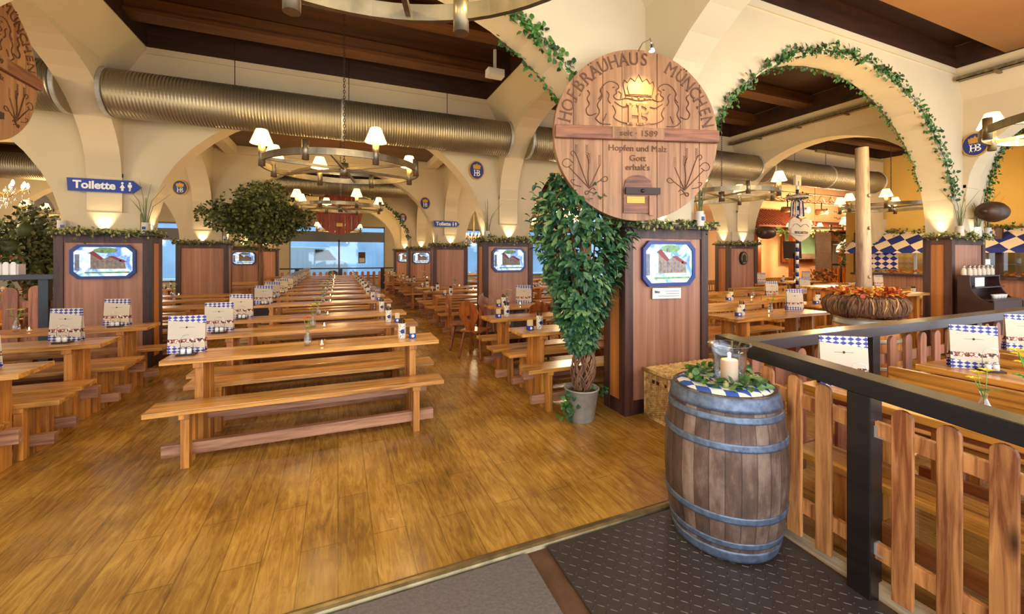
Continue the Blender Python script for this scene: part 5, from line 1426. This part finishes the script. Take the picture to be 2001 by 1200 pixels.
for k in range(4):
    mb = MB(); mb.lathe([(.03, 0), (.04, .05), (.044, .06), (.038, .06), (.03, .01)], 14); o = mb.build('white_cup', 'white', None, 0, (9.3 + k * .1, 2.98, .942)); tag(o, 'white cup, %s from the left on the lowest station shelf' % ORD[k], 'cup', 'cups on the station')
mb = MB(); mb.box(-.15, .15, -.002, .002, 0, .14); o = mb.build('paper_notice', 'paper', None, 0, (9.3, 3.14, 1.12)); tag(o, 'white paper card on the middle station shelf', 'notice')
mb = MB(); mb.box(-.08, .08, -.002, .002, 0, .09); o = mb.build('small_card', 'paper', None, 0, (9.75, 3.2, 1.455)); tag(o, 'small upright white card above the condiment bottles', 'card')
mb = MB(); mb.box(.0, .04, .0, .03, 0, .17); mb.build('card_stand', 'steel', o, 0, (-.02, .003, -.165))
t = thing('copper_kettle', 'dark round kettle hanging left of the right edge arch', 'kettle', (9.6, 3.1, 2.3))
mb = MB(); mb.lathe([(.02, -.24), (.13, -.22), (.16, -.12), (.165, .05), (.14, .19), (.05, .23)], 24, ax='X'); mb.build('kettle_body', 'kettle', t)
mb = MB(); mb.tube([(-.3, 0, 0), (-.24, 0, 0)], [.05, .03], 8); mb.build('spout', 'kettle', t)
t = thing('copper_kettle', 'dark round kettle above the medallion pillar', 'kettle', (10.2, 7.3, 2.2))
mb = MB(); mb.lathe([(.02, -.24), (.13, -.22), (.16, -.12), (.165, .05), (.14, .19), (.05, .23)], 24, ax='X'); mb.build('kettle_body', 'kettle', t)
mb = MB(); mb.tube([(-.3, 0, 0), (-.24, 0, 0)], [.05, .03], 8); mb.build('spout', 'kettle', t)

# ------------------------------------------------------------------ serving hatch with awning on the right wall
k = thing('serving_counter', 'wooden serving counter with hatch below the lozenge awning', 'counter', (XR, 0, 0))
mb = MB(); mb.box(-.5, -.02, .3, 8.1, 0, 1.0); mb.build('counter_front', 'panel', k)
mb = MB(); mb.box(-.6, 0, .3, 8.15, 1.0, 1.06); mb.build('counter_top', 'post', k)
for y in (.4, 2.6, 4.9, 8.05): mb = MB(); mb.box(-.5, -.4, y - .06, y + .06, 1.06, 2.3); mb.build('upright', 'post', k)
for j in range(26):
    if j % 3 == 0: mb = MB(); mb.box(-.1, -.06, .6 + j * .29, .66 + j * .29, 1.06, 2.2); mb.build('mullion', 'white', k)
mb = MB(); mb.box(-.09, -.085, .4, 8.05, 1.06, 2.2); mb.build('hatch_glass', 'pane', k)
mb = MB(); mb.box(1.2, 1.6, .5, 8, .9, .94); mb.box(1.2, 1.6, .5, 8, 1.35, 1.38); mb.box(1.2, 1.6, .5, 8, 1.75, 1.78); sh = mb.build('display_shelves', 'zinc', k)
a = thing('lozenge_awning', 'blue and white lozenge awning above the serving hatch', 'awning', (XR - .05, 0, 0))
mb = MB(); mb.prism([(-.75, 1.78), (-.05, 2.28), (-.05, 2.3), (-.78, 1.8)], .2, 8.2, 'Y'); mb.T = Matrix(); mb.build('awning_cloth', 'awning', a)
mb = MB(); mb.box(-.78, -.76, .2, 8.2, 1.68, 1.8); mb.build('valance', 'awning', a)
garland([(XR - .1, .2 + i * .4, 2.33) for i in range(21)], 900, 'leafy garland along the top of the lozenge awning', seed=14, ls=.09, spread=.05, mats=('hopleaf', 'ivy1'))
garland([(XR - .8, 8.25, 2.3 - i * .12) for i in range(9)], 160, 'hanging garland at the left end of the lozenge awning', seed=15, ls=.08, spread=.04, mats=('hopleaf', 'ivy1'))
mb = MB(); r = random.Random(17)
for j in range(500): mb.leaf((XR - .35 + r.gauss(0, .08), r.uniform(.5, 7.6), 1.08 + r.random() * .06), (r.gauss(0, 1), r.gauss(0, 1), .5), (-.6, 0, 1), .09, .06, r.choice((0, 1, 2)))
tag(mb.build('autumn_leaves', ['aut1', 'aut2', 'aut3']), 'autumn leaves strewn along the serving counter', 'leaf decoration')
r = random.Random(18)
for j in range(36):
    y = .8 + (j % 18) * .36; z = .942 if j < 18 else 1.382
    mb = MB(); mb.lathe([(.07, 0), (.12, .015), (.12, .02), (.0, .012)] if j % 2 else [(.05, 0), (.06, .08), (.05, .14), (.02, .16)], 12); o = mb.build('white_crockery', 'white', None, 0, (XR + 1.4, y + r.uniform(-.05, .05), z)); tag(o, 'white crockery on the display shelves behind the serving hatch', 'crockery', 'crockery behind the hatch')
mb = MB(); mb.prism([(6.9, 1.2), (8.0, 1.2), (8.0, 1.8), (7.6, 1.68), (7.3, 1.78), (6.9, 1.66)], XR - .62, XR - .6, 'X'); tag(mb.build('lozenge_bunting', 'bunting'), 'draped blue and white cloth at the left end of the hatch', 'cloth')
# small standing tables before the hatch
def make_bar():
    t = thing('serving_shelf_table', '', 'table'); mb = MB(); mb.box(-.5, .5, -.3, .3, .98, 1.02); mb.box(-.46, .46, -.28, .28, .55, .58); mb.build('tabletop', 'table', t, .004)
    for sx in (-1, 1): mb = MB(); mb.box(sx * .4 - .04, sx * .4 + .04, -.2, .2, 0, .98); mb.build('leg', 'table_z', t)
    return t
BAR = Stock(make_bar)
for x, y, lab in ((8.1, 3.75, 'waiter side table right of the twig wreath'), (8.7, 4.9, 'waiter side table behind the right timber pillar')):
    BAR.put((x, y, 0), .0, lab, 'waiter side tables')
mb = MB(); mb.prism([(-.3, -.2), (.3, -.2), (.3, .2), (-.3, .2)], 1.022, 1.028, 'Z'); tag(mb.build('paper_sheet', 'paper', None, 0, (8.1, 3.75, 0)), 'white paper sheets on the waiter side table', 'paper')

# ------------------------------------------------------------------ stage corner
SY = 12.2
t = thing('stage_hut', 'timber stage hut with tiled roof and mint green window', 'stage', (17.0, SY, 0))
mb = MB(); mb.box(-1.2, 6.2, -1.1, .8, 0, .45); mb.build('platform', 'post', t)
for x in (-.5, 1.75, 5.4): mb = MB(); mb.box(x - .1, x + .1, -.1, .1, .45, 2.85); mb.build('hut_post', 'chair', t)
mb = MB(); mb.box(-.9, 5.8, -.08, .08, 2.75, 2.9); mb.build('hut_beam', 'chair', t)
mb = MB(); mb.prism([(-.7, 2.8), (.5, 3.6), (.5, 3.66), (-.75, 2.86)], -1.4, 2.2, 'X')
for k in range(18): mb.prism([(-.7, 2.86), (.5, 3.66), (.5, 3.7), (-.73, 2.9)], -1.35 + k * .2, -1.25 + k * .2, 'X')
mb.build('tiled_roof', 'tile', t)
mb = MB(); mb.prism([(-.7, 2.7), (.5, 3.2), (.5, 3.26), (-.75, 2.76)], 3.6, 6.0, 'X'); mb.build('tiled_roof', 'tile', t)
mb = MB(); mb.box(2.0, 4.6, .6, .66, 1.3, 2.75); wnd = mb.build('window_frame', 'chair', t)
mb = MB(); mb.box(2.15, 4.45, .57, .6, 1.45, 2.65); mb.build('mint_board', 'mint', wnd)
mb = MB(); mb.box(2.5, 4.0, .4, .56, 1.45, 1.7)
for q in range(4): mb.box(2.6 + q * .35, 2.75 + q * .35, .38, .4, 1.5, 1.65, 0)
mb.build('row_house_model', 'pic_house', wnd)
garland([(16.0 + i * .35, SY - .2, 2.72 + .06 * math.sin(i)) for i in range(21)], 900, 'thick leaf garland along the stage roof edge', seed=20, ls=.14, spread=.08, mats=('hopleaf', 'ivy1'))
garland([(22.6, SY - .2, 2.8 - i * .25) for i in range(8)], 300, 'leaf garland down the right stage post', seed=21, ls=.12, spread=.09, mats=('hopleaf', 'ivy1'))
t = thing('stage_railing', 'low picket railing at the stage front', 'railing', (19.6, 10.6, 0))
mb = MB(); mb.box(-.9, 2.8, -.05, .05, 1.2, 1.28); mb.build('top_rail', 'black_x', t)
for q in range(18): mb = MB(); mb.prism(picket_poly(-.8 + q * .2, .14, .2, 1.1), -.03, 0, 'Y'); mb.build('picket', 'picket', t)
for x in (-.9, 2.8): mb = MB(); mb.box(x - .05, x + .05, -.05, .05, 0, 1.2); mb.build('post', 'chair', t)
t = thing('stage_truss', 'lattice lighting truss above the stage hut', 'truss', (15.6, 11.4, 3.85))
mb = MB()
for y, z in ((0, 0), (0, .4), (.4, .2)): mb.tube([(0, y, z), (8.5, y, z)], .03, 6)
for q in range(24): mb.tube([(q * .35, 0, .4 * (q % 2)), ((q + 1) * .35, 0, .4 * ((q + 1) % 2))], .015, 5); mb.tube([(q * .35, 0, 0), ((q + .5) * .35, .4, .2)], .015, 5)
mb.build('truss_frame', 'truss', t)
mb = MB()
for x in (1., 7.5): mb.cyl((x, .1, .4), .015, TOP - 3.85 - .4, 6)
mb.build('hanger', 'iron_dark', t)
for x, m_, lab in ((1.4, 'truss', 'silver stage spotlight at the left of the truss'), (2.4, 'pink', 'pink glowing stage spotlight over the tiled roof'), (3.6, 'truss', 'silver stage spotlight in the middle of the truss'), (5.4, 'pink', 'pink glowing stage spotlight right of the sign')):
    l = thing('stage_spotlight', lab, 'spotlight', (15.6 + x, 11.25, 3.5), 0)
    mb = MB(); mb.lathe([(.1, -.2), (.14, .2)], 16, ax='Y'); mb.build('housing', 'truss', l)
    mb = MB(); mb.lathe([(.13, -.21), (.02, -.22)], 16, ax='Y', cap=False); mb.lathe([(.1, -.215), (.0, -.22)], 16, ax='Y'); mb.build('lens', m_, l)
    mb = MB(); mb.cyl((0, 0, .12), .02, .26, 6); mb.build('clamp', 'iron_dark', l)
# toilets doorway, exit sign, yellow writing
mb = MB(); mb.box(22.75, 22.9, 12.9, 13.0, 0, 2.35); mb.box(24.2, 24.35, 12.9, 13.0, 0, 2.35); mb.box(22.9, 24.2, 12.9, 13.0, 2.2, 2.35)
d = struct(mb.build('door_1', 'grey'))
mb = MB(); mb.box(22.9, 24.2, 12.96, 13.0, 0, 2.2); mb.build('corridor_opening', 'white', d)
mb = MB(); mb.box(23.1, 24.0, 12.93, 12.95, 1.95, 2.12); mb.build('lit_panel', 'doorlight', d)
mb = MB(); mb.box(22.95, 23.35, 12.9, 12.94, 0, 2.15); mb.build('door_leaf', 'zinc', d)
mb = MB(); word(mb, 'Toiletten', 0, 0, .42, 0, 0, .03, .3); tag(mb.build('wall_lettering', 'petal_y', None, 0, (23.9, 12.93, 2.6)), 'yellow Toiletten lettering above the far corridor door', 'lettering')
mb = MB()
for zz in (.6, .3, 0): stroke(mb, [(-.5 + i * .05, zz + .05 * math.sin(i * 1.9) + .03 * math.sin(i * .7)) for i in range(21)], .008)
tag(mb.build('wall_lettering', 'carve', None, 0, (23.6, 12.95, 3.2)), 'thin brown painted script above the toilet lettering', 'lettering')
mb = MB(); mb.box(-.45, .45, -.05, .05, -.2, .2); e_ = mb.build('exit_sign', 'exit', None, 0, (22.5, 12.0, 3.25)); tag(e_, 'small green emergency exit sign right of the stage', 'sign')
mb = MB(); mb.prism([(-.3, -.05), (-.1, -.05), (-.1, -.12), (.02, 0), (-.1, .12), (-.1, .05), (-.3, .05)], -.06, -.05, 'Y'); mb.box(.12, .32, -.06, -.05, -.14, .14); mb.build('pictogram', 'white', e_)
mb = MB(); mb.cyl((0, 0, .2), .012, TOP - 3.45, 6); mb.build('hanger', 'iron_dark', e_)
# signpost
t = thing('beer_garden_signpost', 'striped signpost with heart shaped Biergarten board and ribbons', 'signpost', (10.25, 6.55, 0))
mb = MB()
for q in range(34): mb.T = Matrix.Rotation(q * .4, 4, 'Z'); mb.lathe([(.035, q * .1), (.035, q * .1 + .1)], 10, m=q % 2)
mb.T = Matrix(); mb.build('striped_pole', ['white', 'blue_frame'], t)
mb = MB(); hp = [(-.33, .02), (-.3, .15), (-.18, .22), (-.05, .18), (0, .12), (.05, .18), (.18, .22), (.3, .15), (.33, .02), (.27, -.12), (.12, -.2), (0, -.24), (-.12, -.2), (-.27, -.12)]
mb.prism([(x * 1.25, z * 1.3 + 2.25) for x, z in hp], -.08, -.045, 'Y'); bd = mb.build('heart_board', 'mug', t)
mb = MB(); mb.prism([(-.36, 2.14), (-.2, 2.1), (.0, 2.09), (.2, 2.1), (.36, 2.14), (.36, 2.26), (.2, 2.22), (0, 2.21), (-.2, 2.22), (-.36, 2.26)], -.095, -.08, 'Y'); mb.build('ribbon_band', 'mug', bd)
mb = MB(); word(mb, 'BIERGARTEN', 0, 2.155, .085, -.097, 0, .01, .1); stroke(mb, smooth([(-.3, 2.3), (-.2, 2.38), (-.05, 2.34), (0, 2.28), (.05, 2.34), (.2, 2.38), (.3, 2.3)]), .006, -.083); mb.build('lettering', 'ink', bd)
mb = MB()
for q in range(14): a_ = q * .45; mb.tube([(0, 0, 3.0), (.12 * math.cos(a_), .12 * math.sin(a_), 2.9), (.14 * math.cos(a_), .14 * math.sin(a_), 2.55)], .012, 4, q % 2)
mb.build('ribbons', ['white', 'blue_frame'], t)
mb = MB(); mb.lathe([(.22, 2.98), (.25, 3.02), (.22, 3.06), (.19, 3.02), (.22, 2.98)], 20, cap=False); mb.box(-.1, .1, -.03, .03, 3.3, 3.55)
r = random.Random(3)
for q in range(120): a_ = r.random() * 6.3; mb.leaf((.22 * math.cos(a_), .22 * math.sin(a_), 3.02 + r.gauss(0, .03)), (r.gauss(0, 1), r.gauss(0, 1), r.gauss(0, 1)), (0, 0, 1), .07, .04, 1)
mb.build('leaf_crown', ['mug', 'ivy2'], t)
# music stand, poster, horn
t = thing('music_stand', 'black music stand on the stage left of the poster', 'music stand', (15.8, 10.2, 0))
mb = MB(); mb.cyl((0, 0, 0), .03, 1.7, 8); mb.box(-.35, .35, -.02, .02, -.02, .02); mb.build('pole', 'iron_dark', t)
mb = MB(); mb.box(-.5, .5, -.03, .0, 1.5, 2.15, 0, Matrix.Rotation(-.05, 4, 'X')); mb.build('desk', 'ink', t)
mb = MB(); mb.box(-.45, .45, -.02, .02, 0, 1.55); tag(mb.build('framed_poster', 'pic_house', None, 0, (17.0, 9.9, .95)), 'tall brown portrait poster in front of the stage', 'poster')
mb = MB(); mb.cyl((17.0, 9.93, 0), .03, .97, 8); mb.box(16.7, 17.3, 9.8, 10.1, 0, .03); tag(mb.build('poster_stand', 'iron_dark'), 'thin stand carrying the brown poster', 'stand')
t = thing('brass_horn', 'silver horn standing right of the brown poster', 'horn', (18.1, 9.9, 0))
mb = MB(); mb.tube([(0, 0, 0), (0, 0, 1.2), (.1, 0, 1.5)], .03, 8); mb.build('stand', 'iron_dark', t)
mb = MB(); mb.lathe([(.3, 0), (.16, .12), (.06, .3), (.04, .6)], 20, (0, 0, 0), 0, True, Matrix.Translation((-.1, -.1, 2.0)) @ Matrix.Rotation(2.2, 4, 'Y') @ Matrix.Rotation(.5, 4, 'X'), False); mb.build('bell', 'steel', t)
for x, lab in ((16.4, 'leafy autumn planter left of the striped pole foot'), (19.0, 'small autumn planter right of the striped pole foot')):
    t = thing('stage_planter', lab, 'planter', (x, 9.6, 0)); mb = MB(); mb.box(-.5, .5, -.2, .2, 0, .6); mb.build('box', 'chair', t)
    mb = MB(); r = random.Random(int(x * 10))
    for q in range(260): mb.leaf((r.uniform(-.5, .5), r.uniform(-.2, .2), .6 + r.random() * .45), (r.gauss(0, 1), r.gauss(0, 1), r.gauss(.5, 1)), (0, -.7, .7), .13, .08, r.choice((0, 1, 2)))
    mb.build('plants', ['aut3', 'hopleaf', 'aut1'], t)

# things beyond the glass and small far details
mb = MB(); mb.box(-.18, .18, -.01, .0, -.3, .3); mb.box(-.14, .14, -.013, -.01, -.26, -.02, 1); o = mb.build('window_poster', ['brownstrip', 'paper'], None, 0, (1.2, 23.95, 1.5)); tag(o, 'small poster on the far street window', 'poster')
v = thing('parked_van', 'pale blue van parked outside the far window', 'van', (-1.6, 29, 0))
mb = MB(); mb.prism([(-2.2, .4), (2.2, .4), (2.2, 1.2), (1.6, 1.4), (1.1, 2.1), (-2.2, 2.2)], -.9, .9, 'Y'); mb.build('body', 'van', v, .05)
for x in (-1.4, 1.3): mb = MB(); mb.cyl((x, -.95, .35), .34, .25, 20, 0, None, 'Y'); mb.build('wheel', 'ink', v)
mb = MB(); mb.prism([(.3, 1.3), (1.5, 1.35), (1.05, 1.95), (.3, 2.0)], -.92, -.9, 'Y'); mb.build('side_window', 'ink', v)

# ------------------------------------------------------------------ lights
def point(x, y, z, p, col=(1, .74, .31), r=.06):
    l = bpy.data.lights.new('lamp', 'POINT'); l.energy = p; l.color = col; l.shadow_soft_size = r
    o = bpy.data.objects.new('lamp_light', l); COL.objects.link(o); o.location = (x, y, z); return o
KL = 1.6
for i, (x, y) in enumerate(SP):
    near = i in (0, 1, 2, 4, 5, 6)
    if near:
        for k in range(4):
            a = math.radians(20 + 90 * k); point(x + .86 * math.cos(a), y + .86 * math.sin(a), 2.93, 26 * KL)
    else: point(x, y, 2.9, 105 * KL, r=.3)
for x, y in ((-6.2, 18.5), (6.2, 18.5), (-6.2, 9.8), (6.2, 10.4), (-12.5, 9), (12.5, 14)): point(x, y, 2.7, 110 * KL, (1, .74, .42), .3)
def spot(x, y, z, tx, ty, tz, p, ang, col=(1, .8, .5), blend=.6, r=.03):
    l = bpy.data.lights.new('spot', 'SPOT'); l.energy = p; l.color = col; l.spot_size = math.radians(ang); l.spot_blend = blend; l.shadow_soft_size = r
    o = bpy.data.objects.new('spot_light', l); COL.objects.link(o); o.location = (x, y, z)
    o.rotation_euler = (Vector((tx, ty, tz)) - Vector((x, y, z))).to_track_quat('-Z', 'Y').to_euler(); return o
for x, y, k, lab, n in PILLARS:
    spot(x, y - .09, 1.93, x, y + .12, 3.2, 22, 75)
    if y < 13 and x > -4: spot(x - CH - .07 if x > 0 else x + CH + .07, y + .15, 1.93, x - CH if x > 0 else x + CH, y + .18, 3.2, 14, 70)
    if y < 4: spot(x + CH + .07, y + .15, 1.93, x + CH, y + .18, 3.2, 14, 70)
spot(8.98, 3.5, 1.93, 9.0, 3.5, 3.2, 20, 70)
spot(2.5, 2.76, 3.36, 2.58, 3.1, 3.0, 34, 62, (1, .85, .36), 1)
point(GX, GY, ZT + .16, .8, (1, .6, .25), .01)
point(19.5, 11.0, 3.2, 420, (1, .6, .35), .3); point(17.3, 11.2, 2.2, 90, (1, .55, .3), .3); point(22.6, 11.5, 3.4, 90, (1, .7, .5), .3)
point(XR + 1.0, 3.0, 2.1, 40, (1, .93, .85), .2); point(XR + 1.0, 6.5, 2.1, 40, (.9, .95, 1), .2)
point(13.5, 5.5, 3.0, 120, (1, .7, .35), .3)
al = bpy.data.lights.new('entrance_daylight', 'AREA'); al.shape = 'RECTANGLE'; al.size = 13; al.size_y = 3.2; al.energy = 260; al.color = (.84, .9, 1)
ao = bpy.data.objects.new('entrance_daylight', al); COL.objects.link(ao); ao.location = (2.5, -2.6, 2.3); ao.rotation_euler = (PI / 2 + .12, 0, 0)
w = bpy.data.worlds.new('daylight'); sc.world = w; w.use_nodes = True
bg = w.node_tree.nodes['Background']; bg.inputs[0].default_value = (.76, .86, 1, 1); bg.inputs[1].default_value = 1.8

# ------------------------------------------------------------------ camera
cam = bpy.data.cameras.new('camera'); co = bpy.data.objects.new('camera', cam); COL.objects.link(co); sc.camera = co
co.location = (0, 0, 1.6); co.rotation_euler = (PI / 2, 0, -math.atan(340 / 808))
cam.sensor_width = 36; cam.lens = 36 * 808 / 2001; cam.shift_y = -100 / 2001; cam.clip_start = .05; cam.clip_end = 200
sc.view_settings.view_transform = 'Standard'; sc.view_settings.look = 'None'; sc.view_settings.gamma = 1; sc.view_settings.exposure = .5
cy = sc.cycles; cy.use_denoising = True; cy.max_bounces = 7; cy.diffuse_bounces = 4; cy.glossy_bounces = 3; cy.transparent_max_bounces = 12; cy.transmission_bounces = 3
cy.caustics_reflective = False; cy.caustics_refractive = False; cy.sample_clamp_indirect = 4; cy.use_light_tree = True
